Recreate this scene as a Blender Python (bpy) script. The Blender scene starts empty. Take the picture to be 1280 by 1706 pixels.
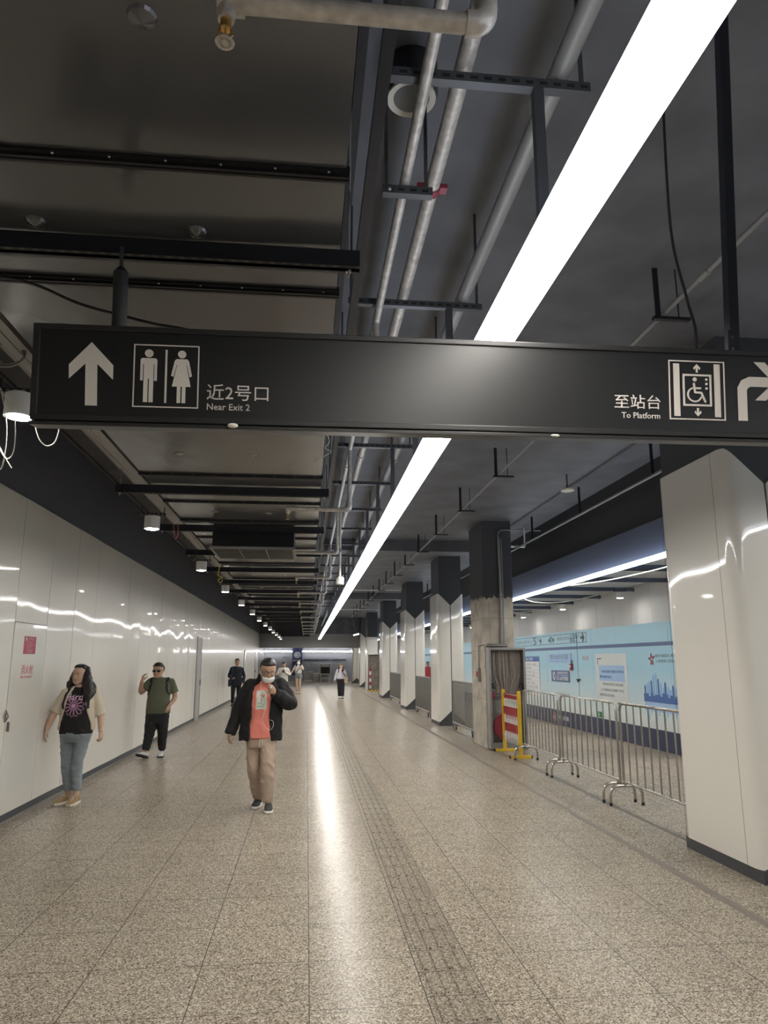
import bpy, bmesh, math, random
from mathutils import Vector as V, Matrix, noise
from mathutils.bvhtree import BVHTree
random.seed(7)
SC = bpy.context.scene
COL = SC.collection
PI = math.pi
R = math.radians

# ------------------------------------------------------------------ materials
def new_mat(name):
    m = bpy.data.materials.new(name); m.use_nodes = True
    nt = m.node_tree
    return m, nt, nt.nodes['Principled BSDF']

def mat(name, col, rough=.5, metal=0., spec=.5, coat=0., coat_rough=.1, bump=0., bscale=20., bstretch=(1,1,1), var=0., vscale=8., alpha=None, trans=0.):
    m, nt, b = new_mat(name)
    b.inputs['Base Color'].default_value = (*col, 1)
    b.inputs['Roughness'].default_value = rough
    b.inputs['Metallic'].default_value = metal
    b.inputs['Specular IOR Level'].default_value = spec
    b.inputs['Coat Weight'].default_value = coat
    b.inputs['Coat Roughness'].default_value = coat_rough
    b.inputs['Transmission Weight'].default_value = trans
    if bump or var:
        tc = nt.nodes.new('ShaderNodeTexCoord')
        mp = nt.nodes.new('ShaderNodeMapping'); mp.inputs['Scale'].default_value = bstretch
        nt.links.new(tc.outputs['Object'], mp.inputs['Vector'])
    if bump:
        n = nt.nodes.new('ShaderNodeTexNoise'); n.inputs['Scale'].default_value = bscale; n.inputs['Detail'].default_value = 2
        nt.links.new(mp.outputs['Vector'], n.inputs['Vector'])
        bp = nt.nodes.new('ShaderNodeBump'); bp.inputs['Strength'].default_value = 1; bp.inputs['Distance'].default_value = bump
        nt.links.new(n.outputs['Fac'], bp.inputs['Height']); nt.links.new(bp.outputs['Normal'], b.inputs['Normal'])
        if coat: nt.links.new(bp.outputs['Normal'], b.inputs['Coat Normal'])
    if var:
        n2 = nt.nodes.new('ShaderNodeTexNoise'); n2.inputs['Scale'].default_value = vscale; n2.inputs['Detail'].default_value = 5
        nt.links.new(mp.outputs['Vector'], n2.inputs['Vector'])
        r = nt.nodes.new('ShaderNodeValToRGB')
        r.color_ramp.elements[0].position = .3; r.color_ramp.elements[1].position = .7
        r.color_ramp.elements[0].color = (*[max(0, c*(1-var)) for c in col], 1)
        r.color_ramp.elements[1].color = (*[min(1, c*(1+var)) for c in col], 1)
        nt.links.new(n2.outputs['Fac'], r.inputs['Fac']); nt.links.new(r.outputs['Color'], b.inputs['Base Color'])
    return m

def emit(name, col, strength):
    m, nt, b = new_mat(name)
    b.inputs['Base Color'].default_value = (.8, .8, .8, 1)
    b.inputs['Emission Color'].default_value = (*col, 1)
    b.inputs['Emission Strength'].default_value = strength
    return m

def granite_mat(name, grid=True, light=.93, rough=.24):
    m, nt, b = new_mat(name); N = nt.nodes; L = nt.links
    tc = N.new('ShaderNodeTexCoord')
    vo = N.new('ShaderNodeTexVoronoi'); vo.inputs['Scale'].default_value = 145
    L.new(tc.outputs['Object'], vo.inputs['Vector'])
    sp = N.new('ShaderNodeSeparateColor'); L.new(vo.outputs['Color'], sp.inputs['Color'])
    rp = N.new('ShaderNodeValToRGB'); cr = rp.color_ramp; cr.interpolation = 'CONSTANT'
    k = light
    cr.elements[0].position = 0; cr.elements[0].color = (.12*k, .10*k, .08*k, 1)
    cr.elements[1].position = .16; cr.elements[1].color = (.24*k, .198*k, .152*k, 1)
    for p, c in ((.42, (.375, .322, .255)), (.68, (.50, .442, .36)), (.9, (.64, .59, .50))):
        e = cr.elements.new(p); e.color = (*[x*k for x in c], 1)
    L.new(sp.outputs[0], rp.inputs['Fac'])
    ns = N.new('ShaderNodeTexNoise'); ns.inputs['Scale'].default_value = 1.3; ns.inputs['Detail'].default_value = 3
    L.new(tc.outputs['Object'], ns.inputs['Vector'])
    mul = N.new('ShaderNodeMix'); mul.data_type = 'RGBA'; mul.blend_type = 'MULTIPLY'; mul.inputs['Factor'].default_value = .25
    L.new(rp.outputs['Color'], mul.inputs['A']); L.new(ns.outputs['Fac'], mul.inputs['B'])
    col = mul.outputs['Result']
    if grid:
        sx = N.new('ShaderNodeSeparateXYZ'); L.new(tc.outputs['Object'], sx.inputs[0])
        def line(sock, off, step, w):
            a = N.new('ShaderNodeMath'); a.operation = 'SUBTRACT'; L.new(sock, a.inputs[0]); a.inputs[1].default_value = off
            d = N.new('ShaderNodeMath'); d.operation = 'PINGPONG'; L.new(a.outputs[0], d.inputs[0]); d.inputs[1].default_value = step/2
            c = N.new('ShaderNodeMath'); c.operation = 'LESS_THAN'; L.new(d.outputs[0], c.inputs[0]); c.inputs[1].default_value = w
            return c.outputs[0]
        a = line(sx.outputs[0], .05, .607, .0026); c = line(sx.outputs[1], 4.018, .6, .0026)
        mx = N.new('ShaderNodeMath'); mx.operation = 'MAXIMUM'; L.new(a, mx.inputs[0]); L.new(c, mx.inputs[1])
        m2 = N.new('ShaderNodeMix'); m2.data_type = 'RGBA'; m2.inputs['B'].default_value = (.07, .06, .052, 1)
        L.new(mx.outputs[0], m2.inputs['Factor']); L.new(col, m2.inputs['A']); col = m2.outputs['Result']
    L.new(col, b.inputs['Base Color'])
    b.inputs['Roughness'].default_value = rough; b.inputs['Specular IOR Level'].default_value = .025
    b.inputs['Coat Weight'].default_value = .0; b.inputs['Coat Roughness'].default_value = .09
    n3 = N.new('ShaderNodeTexNoise'); n3.inputs['Scale'].default_value = 55; n3.inputs['Detail'].default_value = 2
    L.new(tc.outputs['Object'], n3.inputs['Vector'])
    bp = N.new('ShaderNodeBump'); bp.inputs['Distance'].default_value = .00035; L.new(n3.outputs['Fac'], bp.inputs['Height'])
    L.new(bp.outputs['Normal'], b.inputs['Normal'])
    return m

def concrete_mat():
    m, nt, b = new_mat('painted_and_bare_concrete'); N = nt.nodes; L = nt.links
    tc = N.new('ShaderNodeTexCoord')
    n = N.new('ShaderNodeTexNoise'); n.inputs['Scale'].default_value = 3.5; n.inputs['Detail'].default_value = 8
    L.new(tc.outputs['Object'], n.inputs['Vector'])
    r = N.new('ShaderNodeValToRGB'); r.color_ramp.elements[0].position = .3; r.color_ramp.elements[1].position = .72
    r.color_ramp.elements[0].color = (.29, .26, .22, 1); r.color_ramp.elements[1].color = (.49, .45, .39, 1)
    L.new(n.outputs['Fac'], r.inputs['Fac'])
    mp = N.new('ShaderNodeMapping'); mp.inputs['Scale'].default_value = (14, 14, .8); L.new(tc.outputs['Object'], mp.inputs['Vector'])
    n2 = N.new('ShaderNodeTexNoise'); n2.inputs['Scale'].default_value = 1; n2.inputs['Detail'].default_value = 3; L.new(mp.outputs[0], n2.inputs['Vector'])
    sx = N.new('ShaderNodeSeparateXYZ'); L.new(tc.outputs['Object'], sx.inputs[0])
    a = N.new('ShaderNodeMath'); a.operation = 'MULTIPLY_ADD'; L.new(n2.outputs['Fac'], a.inputs[0]); a.inputs[1].default_value = .35; L.new(sx.outputs[2], a.inputs[2])
    g = N.new('ShaderNodeMath'); g.operation = 'GREATER_THAN'; L.new(a.outputs[0], g.inputs[0]); g.inputs[1].default_value = 3.16
    mx = N.new('ShaderNodeMix'); mx.data_type = 'RGBA'; L.new(g.outputs[0], mx.inputs['Factor']); L.new(r.outputs['Color'], mx.inputs['A']); mx.inputs['B'].default_value = (.06, .063, .07, 1)
    L.new(mx.outputs['Result'], b.inputs['Base Color']); b.inputs['Roughness'].default_value = .85
    bp = N.new('ShaderNodeBump'); bp.inputs['Distance'].default_value = .006; L.new(n.outputs['Fac'], bp.inputs['Height']); L.new(bp.outputs['Normal'], b.inputs['Normal'])
    return m

def hoarding_mat():
    m, nt, b = new_mat('printed_blue_hoarding'); N = nt.nodes; L = nt.links
    tc = N.new('ShaderNodeTexCoord'); sx = N.new('ShaderNodeSeparateXYZ'); L.new(tc.outputs['Object'], sx.inputs[0])
    d = N.new('ShaderNodeMath'); d.operation = 'DIVIDE'; L.new(sx.outputs[2], d.inputs[0]); d.inputs[1].default_value = 2.5
    r = N.new('ShaderNodeValToRGB'); r.color_ramp.elements[0].position = .2; r.color_ramp.elements[1].position = .62
    r.color_ramp.elements[0].color = (.62, .68, .69, 1); r.color_ramp.elements[1].color = (.335, .565, .69, 1)
    L.new(d.outputs[0], r.inputs['Fac']); L.new(r.outputs['Color'], b.inputs['Base Color'])
    b.inputs['Roughness'].default_value = .45
    return m

M = {}
M['granite'] = granite_mat('polished_granite')
M['tactile'] = granite_mat('tactile_granite', grid=False, light=.74, rough=.34)
M['panel'] = mat('white_enamel_panel', (.74, .712, .655), .36, coat=.32, coat_rough=.06, bump=.0045, bscale=1.0, bstretch=(1.2, 2.1, .35))
M['panel_col'] = mat('column_enamel', (.72, .70, .65), .32, coat=.8, coat_rough=.05, bump=.003, bscale=1.2, bstretch=(1, 1, .6))
M['seam'] = mat('dark_joint', (.03, .03, .03), .8)
M['skirt'] = mat('dark_skirting', (.055, .058, .065), .5)
M['skirt2'] = mat('grey_skirting_lip', (.22, .21, .2), .5)
M['black'] = mat('matt_black', (.02, .021, .024), .6)
M['ceil'] = mat('black_painted_slab', (.105, .108, .12), .6, bump=.004, bscale=6, var=.25, vscale=2)
M['navy'] = mat('navy_black_wall', (.12, .135, .18), .55)
M['fascia'] = mat('slate_blue_fascia', (.085, .10, .145), .5)
M['duct'] = mat('black_sheet_metal', (.088, .091, .096), .22, metal=.28, spec=1.0, bump=.010, bscale=1.1, bstretch=(1.6, 1.2, 1))
M['ductdk'] = mat('black_metal_flange', (.012, .012, .014), .45, metal=.3)
M['strutlt'] = mat('dark_zinc_strut', (.075, .078, .085), .45, metal=.3)
M['strut'] = mat('black_strut', (.016, .017, .023), .42, metal=.2)
M['bolt'] = mat('zinc_bolt', (.5, .5, .48), .35, metal=1)
M['galv'] = mat('galvanised_pipe', (.50, .47, .43), .45, metal=.35, bump=.002, bscale=60, var=.25, vscale=25)
M['galvdk'] = mat('dull_galvanised', (.27, .265, .255), .5, metal=.35)
M['steel'] = mat('stainless_tube', (.46, .44, .41), .25, metal=1)
M['steeldk'] = mat('brushed_grey_steel', (.26, .25, .24), .4, metal=.9)
M['rubber'] = mat('black_rubber', (.012, .012, .012), .8)
M['white'] = mat('white_paint', (.72, .72, .70), .45)
M['sticker'] = mat('white_vinyl', (.62, .58, .54), .6)
M['signface'] = mat('black_acrylic', (.012, .0125, .0135), .33, spec=.5)
M['signrail'] = mat('black_sign_rail', (.018, .018, .019), .38)
M['yellow'] = mat('yellow_paint', (.66, .42, .025), .45)
M['red'] = mat('red_paint', (.36, .028, .035), .45)
M['redprint'] = mat('crimson_notice', (.42, .03, .085), .5)
M['redtext'] = mat('red_lettering', (.45, .05, .06), .5)
M['dkred'] = mat('dark_red', (.25, .03, .05), .5)
M['hoard'] = hoarding_mat()
M['navyband'] = mat('navy_band', (.028, .036, .085), .5)
M['bluestripe'] = mat('blue_stripe', (.085, .125, .27), .5)
M['signblue'] = mat('sign_blue', (.055, .13, .36), .5)
M['paleblue'] = mat('pale_blue_print', (.33, .49, .72), .5)
M['skyblue'] = mat('sky_blue_print', (.22, .42, .68), .5)
M['paper'] = mat('white_board', (.68, .69, .70), .55)
M['greypaper'] = mat('grey_print', (.58, .62, .63), .55)
M['ink'] = mat('dark_ink', (.05, .06, .08), .6)
M['inkgrey'] = mat('grey_ink', (.20, .22, .25), .6)
M['green'] = mat('exit_green', (.01, .22, .09), .5)
M['concrete'] = concrete_mat()
M['hosedk'] = mat('darker_hose_canvas', (.27, .215, .185), .85)  # darker canvas tone for strands picked at random
M['hose'] = mat('grey_brown_hose', (.40, .33, .29), .85, var=.3, vscale=30)
M['endwall'] = mat('slate_end_wall', (.21, .22, .255), .5)
M['beamgrey'] = mat('grey_beam', (.30, .30, .30), .6)
M['banner'] = mat('navy_banner', (.03, .035, .11), .6)
M['wood'] = mat('weathered_board', (.22, .19, .17), .8, var=.3, vscale=6)
M['leaf'] = mat('green_leaf', (.06, .16, .05), .5)
M['brass'] = mat('brass', (.55, .38, .15), .3, metal=1)
M['speaker'] = mat('speaker_mesh', (.17, .175, .165), .8)
M['cream'] = mat('cream_plastic', (.62, .58, .5), .5)
M['pinkcord'] = mat('pink_cord', (.5, .16, .2), .6)
M['yelcord'] = mat('yellow_cord', (.7, .55, .12), .6)
M['cordwhite'] = mat('white_cord', (.72, .70, .62), .6)
M['strip'] = emit('lit_diffuser', (1, .955, .875), 24)
M['strip2'] = emit('lit_diffuser_passage', (1, .955, .885), 18)
M['side'] = emit('side_and_ceiling_fill', (.80, .87, 1), 3.0)  # bluish glow on sides and an added top strip, lifts the dark ceiling
M['side2'] = emit('side_and_fascia_fill', (.80, .88, 1), 4.0)  # stronger added glow, brightens the fascia above the strip
M['strip3'] = emit('lit_diffuser_end', (1, .97, .93), 13)
M['lamp'] = emit('lit_downlight', (1, .97, .92), 55)

# ------------------------------------------------------------------ mesh builder
class MB:
    def __init__(s): s.bm = bmesh.new(); s.mi = 0
    def face(s, vs):
        try:
            f = s.bm.faces.new(vs); f.material_index = s.mi; return f
        except ValueError: return None
    def box(s, x0, x1, y0, y1, z0, z1, bev=0, seg=2, mtx=None):
        co = [(x, y, z) for x in (x0, x1) for y in (y0, y1) for z in (z0, z1)]
        if mtx: co = [mtx @ V(c) for c in co]
        v = [s.bm.verts.new(c) for c in co]
        fs = [s.face([v[i] for i in q]) for q in ((0, 1, 3, 2), (4, 6, 7, 5), (0, 4, 5, 1), (2, 3, 7, 6), (0, 2, 6, 4), (1, 5, 7, 3))]
        if bev:
            es = list({e for f in fs for e in f.edges})
            r = bmesh.ops.bevel(s.bm, geom=es, offset=bev, segments=seg, profile=.6, affect='EDGES', clamp_overlap=True)
            for f in r['faces']: f.material_index = s.mi
        return s
    def loft(s, rings, caps=True, close=True):
        rs = [[s.bm.verts.new(p) for p in r] for r in rings]
        n = len(rs[0])
        for a, b in zip(rs, rs[1:]):
            for i in range(n if close else n-1):
                s.face([a[i], a[(i+1) % n], b[(i+1) % n], b[i]])
        if caps:
            s.face(rs[0][::-1]); s.face(rs[-1])
        return s
    def tube(s, pts, r, n=10, caps=True, flat=None, round_end=False):
        pts = [V(p) for p in pts]
        rr = r if isinstance(r, (list, tuple)) else [r]*len(pts)
        t0 = (pts[1]-pts[0]).normalized()
        up = V((0, 0, 1)) if abs(t0.z) < .9 else V((0, 1, 0))
        if flat: up = V(flat)
        u = (up - t0*up.dot(t0)).normalized()
        rings = []
        for i, p in enumerate(pts):
            if i == 0: t = (pts[1]-p)
            elif i == len(pts)-1: t = (p-pts[i-1])
            else: t = (pts[i+1]-p).normalized()+(p-pts[i-1]).normalized()
            if t.length < 1e-9: t = t0.copy()
            t.normalize()
            u = (u - t*u.dot(t)); u.normalize(); w = t.cross(u)
            ru, rw = rr[i] if isinstance(rr[i], (tuple, list)) else (rr[i], rr[i])
            ring = [p + u*(ru*math.cos(2*PI*k/n)) + w*(rw*math.sin(2*PI*k/n)) for k in range(n)]
            if round_end and i == 0:
                for a in (75, 50, 25):
                    q = p - t*max(ru, rw)*math.sin(R(a)); rings.append([q+(x-p)*math.cos(R(a)) for x in ring])
            rings.append(ring)
            if round_end and i == len(pts)-1:
                for a in (25, 50, 75):
                    q = p + t*max(ru, rw)*math.sin(R(a)); rings.append([q+(x-p)*math.cos(R(a)) for x in ring])
        return s.loft(rings, caps)
    def cyl(s, p0, p1, r, n=16): return s.tube([p0, p1], r, n)
    def prism(s, pts, fn, a, b):
        A = [s.bm.verts.new(fn(u, v, a)) for u, v in pts]; B = [s.bm.verts.new(fn(u, v, b)) for u, v in pts]
        n = len(pts)
        s.face(A[::-1]); s.face(B)
        for i in range(n): s.face([A[i], A[(i+1) % n], B[(i+1) % n], B[i]])
        return s
    def sphere(s, c, r, n=14, m=8, mtx=None):
        c = V(c); r = r if isinstance(r, (tuple, list)) else (r, r, r)
        rings = []
        for j in range(1, m):
            th = PI*j/m
            rings.append([V((r[0]*math.sin(th)*math.cos(2*PI*i/n), r[1]*math.sin(th)*math.sin(2*PI*i/n), -r[2]*math.cos(th))) for i in range(n)])
        rings = [[c+(mtx @ p if mtx else p) for p in q] for q in rings]
        return s.loft(rings)
    def lathe(s, prof, c, n=24):
        c = V(c); return s.loft([[c+V((r*math.cos(2*PI*i/n), r*math.sin(2*PI*i/n), z)) for i in range(n)] for r, z in prof], caps=False)
    def mesh(s, name):
        bmesh.ops.recalc_face_normals(s.bm, faces=s.bm.faces)
        me = bpy.data.meshes.new(name); s.bm.to_mesh(me); s.bm.free(); return me
    def build(s, name, mats, parent=None, smooth=35, label=None, loc=None):
        me = s.mesh(name)
        for m in (mats if isinstance(mats, (list, tuple)) else [mats]): me.materials.append(m)
        return link_mesh(name, me, parent, smooth, label, loc)

def link_mesh(name, me, parent=None, smooth=35, label=None, loc=None):
    if smooth:
        me.polygons.foreach_set('use_smooth', [True]*len(me.polygons)); me.set_sharp_from_angle(angle=R(smooth))
    o = bpy.data.objects.new(name, me); COL.objects.link(o)
    if parent: o.parent = parent
    if loc: o.location = loc
    if label: o['label'] = label
    return o

def thing(name, label, cat, loc=(0, 0, 0), rot=(0, 0, 0), group=None, kind=None):
    o = bpy.data.objects.new(name, None); COL.objects.link(o); o.empty_display_size = .1
    o.location = loc; o.rotation_euler = rot; o['label'] = label; o['category'] = cat
    if group: o['group'] = group
    if kind: o['kind'] = kind
    return o
def tag(o, label, cat, group=None, kind=None):
    o['label'] = label; o['category'] = cat
    if group: o['group'] = group
    if kind: o['kind'] = kind
    return o
def struct(o, label=None):
    o['kind'] = 'structure'
    if label: o['label'] = label
    return o
def dup(root, loc, label, group=None):
    r = root.copy(); COL.objects.link(r); r.location = loc; r['label'] = label
    if group: r['group'] = group
    for ch in list(root.children):
        c = ch.copy(); COL.objects.link(c); c.parent = r
        for g in list(ch.children):
            d = g.copy(); COL.objects.link(d); d.parent = c
    return r
ORD = ['nearest', 'second', 'third', 'fourth', 'fifth', 'sixth', 'seventh', 'eighth', 'ninth', 'tenth', 'eleventh', 'twelfth', 'thirteenth', 'fourteenth', 'fifteenth', 'sixteenth', 'seventeenth', 'eighteenth', 'nineteenth', 'twentieth', 'twenty-first', 'twenty-second', 'twenty-third', 'twenty-fourth', 'twenty-fifth']

# planes for lettering: (right, up)
FACE_S = (V((1, 0, 0)), V((0, 0, 1)))      # faces -Y
FACE_E = (V((0, 1, 0)), V((0, 0, 1)))      # faces +X  (left wall)
FACE_W = (V((0, -1, 0)), V((0, 0, 1)))     # faces -X  (hoarding)
def text_mesh(body, u0, u1, v0, v1, org, plane, th=.001, keep=False, res=2):
    """lettering fitted into the rectangle u0..u1, v0..v1 of a plane through org"""
    c = bpy.data.curves.new('t', 'FONT'); c.body = body; c.size = 1; c.resolution_u = res; c.extrude = .01
    o = bpy.data.objects.new('t', c); COL.objects.link(o)
    dg = bpy.context.evaluated_depsgraph_get()
    me = bpy.data.meshes.new_from_object(o.evaluated_get(dg)); bpy.data.objects.remove(o); bpy.data.curves.remove(c)
    xs = [v.co.x for v in me.vertices]; ys = [v.co.y for v in me.vertices]
    x0, x1, y0, y1 = min(xs), max(xs), min(ys), max(ys)
    sx = (u1-u0)/(x1-x0); sy = (v1-v0)/(y1-y0)
    if keep: sx = min(sx, sy); sy = sx
    rt, up = plane; nm = rt.cross(up); org = V(org)
    for v in me.vertices:
        v.co = org + rt*(u0+(v.co.x-x0)*sx) + up*(v0+(v.co.y-y0)*sy) + nm*(th*(1+v.co.z*100)/2)
    me.materials.clear()
    return me
def text(name, body, u0, u1, v0, v1, org, plane, m, parent, **k):
    lab = k.pop('label', None)
    me = text_mesh(body, u0, u1, v0, v1, org, plane, **k); me.materials.append(m)
    return link_mesh(name, me, parent, 0, lab)
def plate(name, u0, u1, v0, v1, org, plane, m, parent, d0=0, d1=.003, label=None):
    rt, up = plane; nm = rt.cross(up); org = V(org)
    return MB().prism([(u0, v0), (u1, v0), (u1, v1), (u0, v1)], lambda u, v, a: org+rt*u+up*v+nm*a, d0, d1).build(name, m, parent, 0, label)
def shape(name, polys, org, plane, m, parent, d0=0, d1=.002, label=None):
    rt, up = plane; nm = rt.cross(up); org = V(org); b = MB()
    for i, p in enumerate(polys): b.prism(p, lambda u, v, a: org+rt*u+up*v+nm*a, d0, d1+.00012*i)
    return b.build(name, m, parent, 0, label)
def circ(cx, cy, r, n=24, ry=None): return [(cx+r*math.cos(2*PI*i/n), cy+(ry or r)*math.sin(2*PI*i/n)) for i in range(n)]
def arcband(cx, cy, r0, r1, a0, a1, n=24):
    A = [(cx+r1*math.cos(a0+(a1-a0)*i/n), cy+r1*math.sin(a0+(a1-a0)*i/n)) for i in range(n+1)]
    return A+[(cx+r0*math.cos(a0+(a1-a0)*i/n), cy+r0*math.sin(a0+(a1-a0)*i/n)) for i in range(n, -1, -1)]
def stroke(pts, w):
    """ribbon polygons (one quad per segment plus round joints) for a 2-D polyline"""
    out = []
    for (x0, y0), (x1, y1) in zip(pts, pts[1:]):
        l = math.hypot(x1-x0, y1-y0); nx, ny = -(y1-y0)/l*w/2, (x1-x0)/l*w/2
        out.append([(x0-nx, y0-ny), (x1-nx, y1-ny), (x1+nx, y1+ny), (x0+nx, y0+ny)])
    return out+[circ(x, y, w/2, 12) for x, y in pts]
def frame_poly(b, u0, u1, v0, v1, w): return [[(u0, v0), (u1, v0), (u1, v0+w), (u0, v0+w)], [(u0, v1-w), (u1, v1-w), (u1, v1), (u0, v1)], [(u0, v0+w), (u0+w, v0+w), (u0+w, v1-w), (u0, v1-w)], [(u1-w, v0+w), (u1, v0+w), (u1, v1-w), (u1-w, v1-w)]]
def smooth_path(pts, k=6):
    pts = [V(p) for p in pts]; out = []
    for i in range(len(pts)-1):
        p0 = pts[max(i-1, 0)]; p1 = pts[i]; p2 = pts[i+1]; p3 = pts[min(i+2, len(pts)-1)]
        for j in range(k):
            t = j/k
            out.append(.5*((2*p1)+(p2-p0)*t+(2*p0-5*p1+4*p2-p3)*t*t+(3*p1-p0-3*p2+p3)*t**3))
    out.append(pts[-1]); return out
def elbow(p0, c, p1, r, k=6):
    """path p0 -> c -> p1 with a rounded corner of radius r"""
    p0, c, p1 = V(p0), V(c), V(p1)
    a = c+(p0-c).normalized()*r; b = c+(p1-c).normalized()*r
    return [p0]+[a*(1-t)**2+c*2*t*(1-t)+b*t*t for t in [i/k for i in range(k+1)]]+[p1]
# ================================================================== SETTING
CEIL = 4.57; WX = -3.18; Y0 = -7.0; YB = 50.0; YE = 63.0
struct(MB().box(-4.2, 7.6, Y0, YE+.3, -.12, 0).build('floor', M['granite'], smooth=0), 'polished speckled granite tile floor')
# tactile strip: raised bars, four to each 0.3 m tile
b = MB().box(.655, .965, Y0, 58, 0, .0025)
b.mi = 1; b.box(.651, .655, Y0, 58, 0, .003).box(.965, .969, Y0, 58, 0, .003)
b.mi = 0
y = Y0
while y < 58:
    for i in range(4):
        x = .655+.0475+i*.0717
        yy0, yy1 = y+.018, y+.282
        b.loft([[V((x-.018+q, yy0+q, z)), V((x+.018-q, yy0+q, z)), V((x+.018-q, yy1-q, z)), V((x-.018+q, yy1-q, z))] for q, z in ((0, .0025), (.006, .0105))])
    b.mi = 1; b.box(.655, .965, y-.0025, y+.0025, .0024, .0028); b.mi = 0
    y += .3
struct(b.build('tactile_paving', [M['tactile'], M['seam']], smooth=0), 'strip of ribbed tactile guide paving')
struct(MB().box(3.015, 3.095, Y0, 58, 0, .0012).build('floor_line', mat('dark_floor_line', (.19, .165, .14), .45, spec=.06, var=.3, vscale=90), smooth=0), 'dark line along the floor')  # narrow darker speckled strip along the floor
b = MB().box(3.672, 3.704, Y0, 58, 0, .0015)
b.box(3.712, 3.718, Y0, 58, 0, .0015)
struct(b.build('trim_2', mat('expansion_joint', (.11, .10, .095), .5, metal=.4), smooth=0), 'thin dark expansion joint along the column line')

# left wall of white enamel panels, one metre wide
b = MB(); b.mi = 1
b.box(WX-.25, WX-.022, Y0, YB, 0, 3.5)
b.mi = 0
k0 = math.floor((Y0-8.33))
for k in range(k0, 42):
    ya, yb = 8.33+k, 9.33+k
    if yb > YB: break
    if ya < Y0: continue
    zs = [(.1, 3.5)]
    if k == 0: zs = [(2.125, 3.5)]
    for za, zb in zs:
        rnd = random.Random(k*31+int(za*10)); ty, tz = rnd.uniform(-.003, .003), rnd.uniform(-.002, .002)
        bul = rnd.uniform(-.0075, .0060)
        ny, nz = 8, 10
        g = .0035
        grid = []
        for i in range(ny+1):
            row = []
            for j in range(nz+1):
                u, v = i/ny, j/nz
                x = WX + ty*(u-.5) + tz*(v-.5)*2 + bul*4*u*(1-u)
                row.append(b.bm.verts.new((x, ya+g+(yb-ya-2*g)*u, za+(zb-za)*v)))
            grid.append(row)
        for i in range(ny):
            for j in range(nz): b.face([grid[i][j], grid[i+1][j], grid[i+1][j+1], grid[i][j+1]])
        per = [grid[i][0] for i in range(ny+1)]+[grid[ny][j] for j in range(1, nz+1)]+[grid[i][nz] for i in range(ny-1, -1, -1)]+[grid[0][j] for j in range(nz-1, 0, -1)]
        bk = [b.bm.verts.new((WX-.02, p.co.y, p.co.z)) for p in per]
        for i in range(len(per)): b.face([per[i], bk[i], bk[(i+1) % len(per)], per[(i+1) % len(per)]])
# jambs of the doorway in the wall
struct(b.build('wall_left', [M['panel'], M['seam']], smooth=25), 'white enamel panel wall')
struct(MB().box(WX-.3, WX-.03, Y0, YB, 3.5, CEIL).build('wall_left_upper', M['navy'], smooth=0), 'dark painted upper wall')
b = MB().box(WX-.02, WX-.008, Y0, YB, .022, .098); b.mi = 1; b.box(WX-.02, WX+.004, Y0, YB, 0, .022)
struct(b.build('baseboard_left', [M['skirt'], M['skirt2']], smooth=0), 'dark skirting under the white panels')
# doors set flush in the left wall
d = MB().box(WX-.01, WX+.014, 21.80, 21.88, .0, 2.40).box(WX-.01, WX+.014, 22.68, 22.76, .0, 2.40).box(WX-.01, WX+.014, 21.88, 22.68, 2.34, 2.40).build('door_1', M['steeldk'], smooth=0); struct(d, 'grey door recess in the white wall')
MB().box(WX-.01, WX+.008, 21.88, 22.68, .0, 2.34).build('door_leaf', mat('grey_door', (.33, .33, .325), .5), d, 0)
MB().box(WX+.008, WX+.04, 22.55, 22.60, 1.0, 1.16, .004).build('door_handle', M['steel'], d)
for n, yy in ((2, 38.1), (3, 46.2)):
    d = MB().box(WX-.012, WX+.012, yy-.10, yy+.10, .1, 2.25).build('door_%d' % n, M['black'], smooth=0); struct(d, 'dark open door gap in the white wall')
    MB().box(WX+.002, WX+.012, yy+.11, yy+1.0, .1, 2.25, .002).build('door_leaf', M['panel'], d)
    MB().box(WX+.012, WX+.05, yy+.2, yy+.24, 1.0, 1.15, .004).build('door_handle', M['steeldk'], d)

# ceiling slab, beams
b = MB().box(-4.2, 7.6, Y0, YE+.3, CEIL, CEIL+.2)
struct(b.build('ceiling', M['ceil'], smooth=0), 'black painted concrete slab')
struct(MB().box(.4, 4.7, 17.1, 17.7, 4.30, CEIL).build('beam', M['ceil'], smooth=0), 'shallow black downstand beam')
struct(MB().box(.4, 4.7, 31.0, 31.6, 4.30, CEIL).build('beam', M['ceil'], smooth=0), 'far shallow black downstand beam')
struct(MB().box(WX, 4.7, YB, YB+.4, 2.60, 3.5).box(WX, 4.7, YB-.03, YB+.4, 2.57, 2.6).box(WX, 4.7, YB-.012, YB, 2.80, 2.83).box(WX, 4.7, YB-.012, YB, 3.05, 3.08).box(WX, 4.7, YB-.012, YB, 3.28, 3.31).build('beam', M['beamgrey'], smooth=0), 'grey bulkhead across the end of the corridor')
struct(MB().box(WX-.4, 7.6, YB+.05, YB+.35, 3.5, CEIL).build('wall_bulkhead', M['ceil'], smooth=0), 'black wall above the grey bulkhead')
struct(MB().box(-4.0, 4.7, YB+.4, YE, 3.05, 3.2).build('ceiling_far', M['beamgrey'], smooth=0), 'grey ceiling of the far hall')
struct(MB().box(4.93, 5.0, Y0, YE, 3.17, 3.68).build('beam_fascia', M['fascia'], smooth=0), 'slate blue fascia between the corridor and the passage')
struct(MB().box(4.96, 5.2, Y0, YE, 3.68, CEIL).build('beam_side', M['black'], smooth=0), 'black beam over the fascia')
struct(MB().box(-4.2, 7.6, YE, YE+.2, 0, CEIL).build('wall_end', M['endwall'], smooth=0), 'slate grey wall at the far end')
struct(MB().box(-4.2, 7.6, Y0-.2, Y0, 0, CEIL).build('wall_back', M['beamgrey'], smooth=0), 'grey wall behind the camera')
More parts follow.
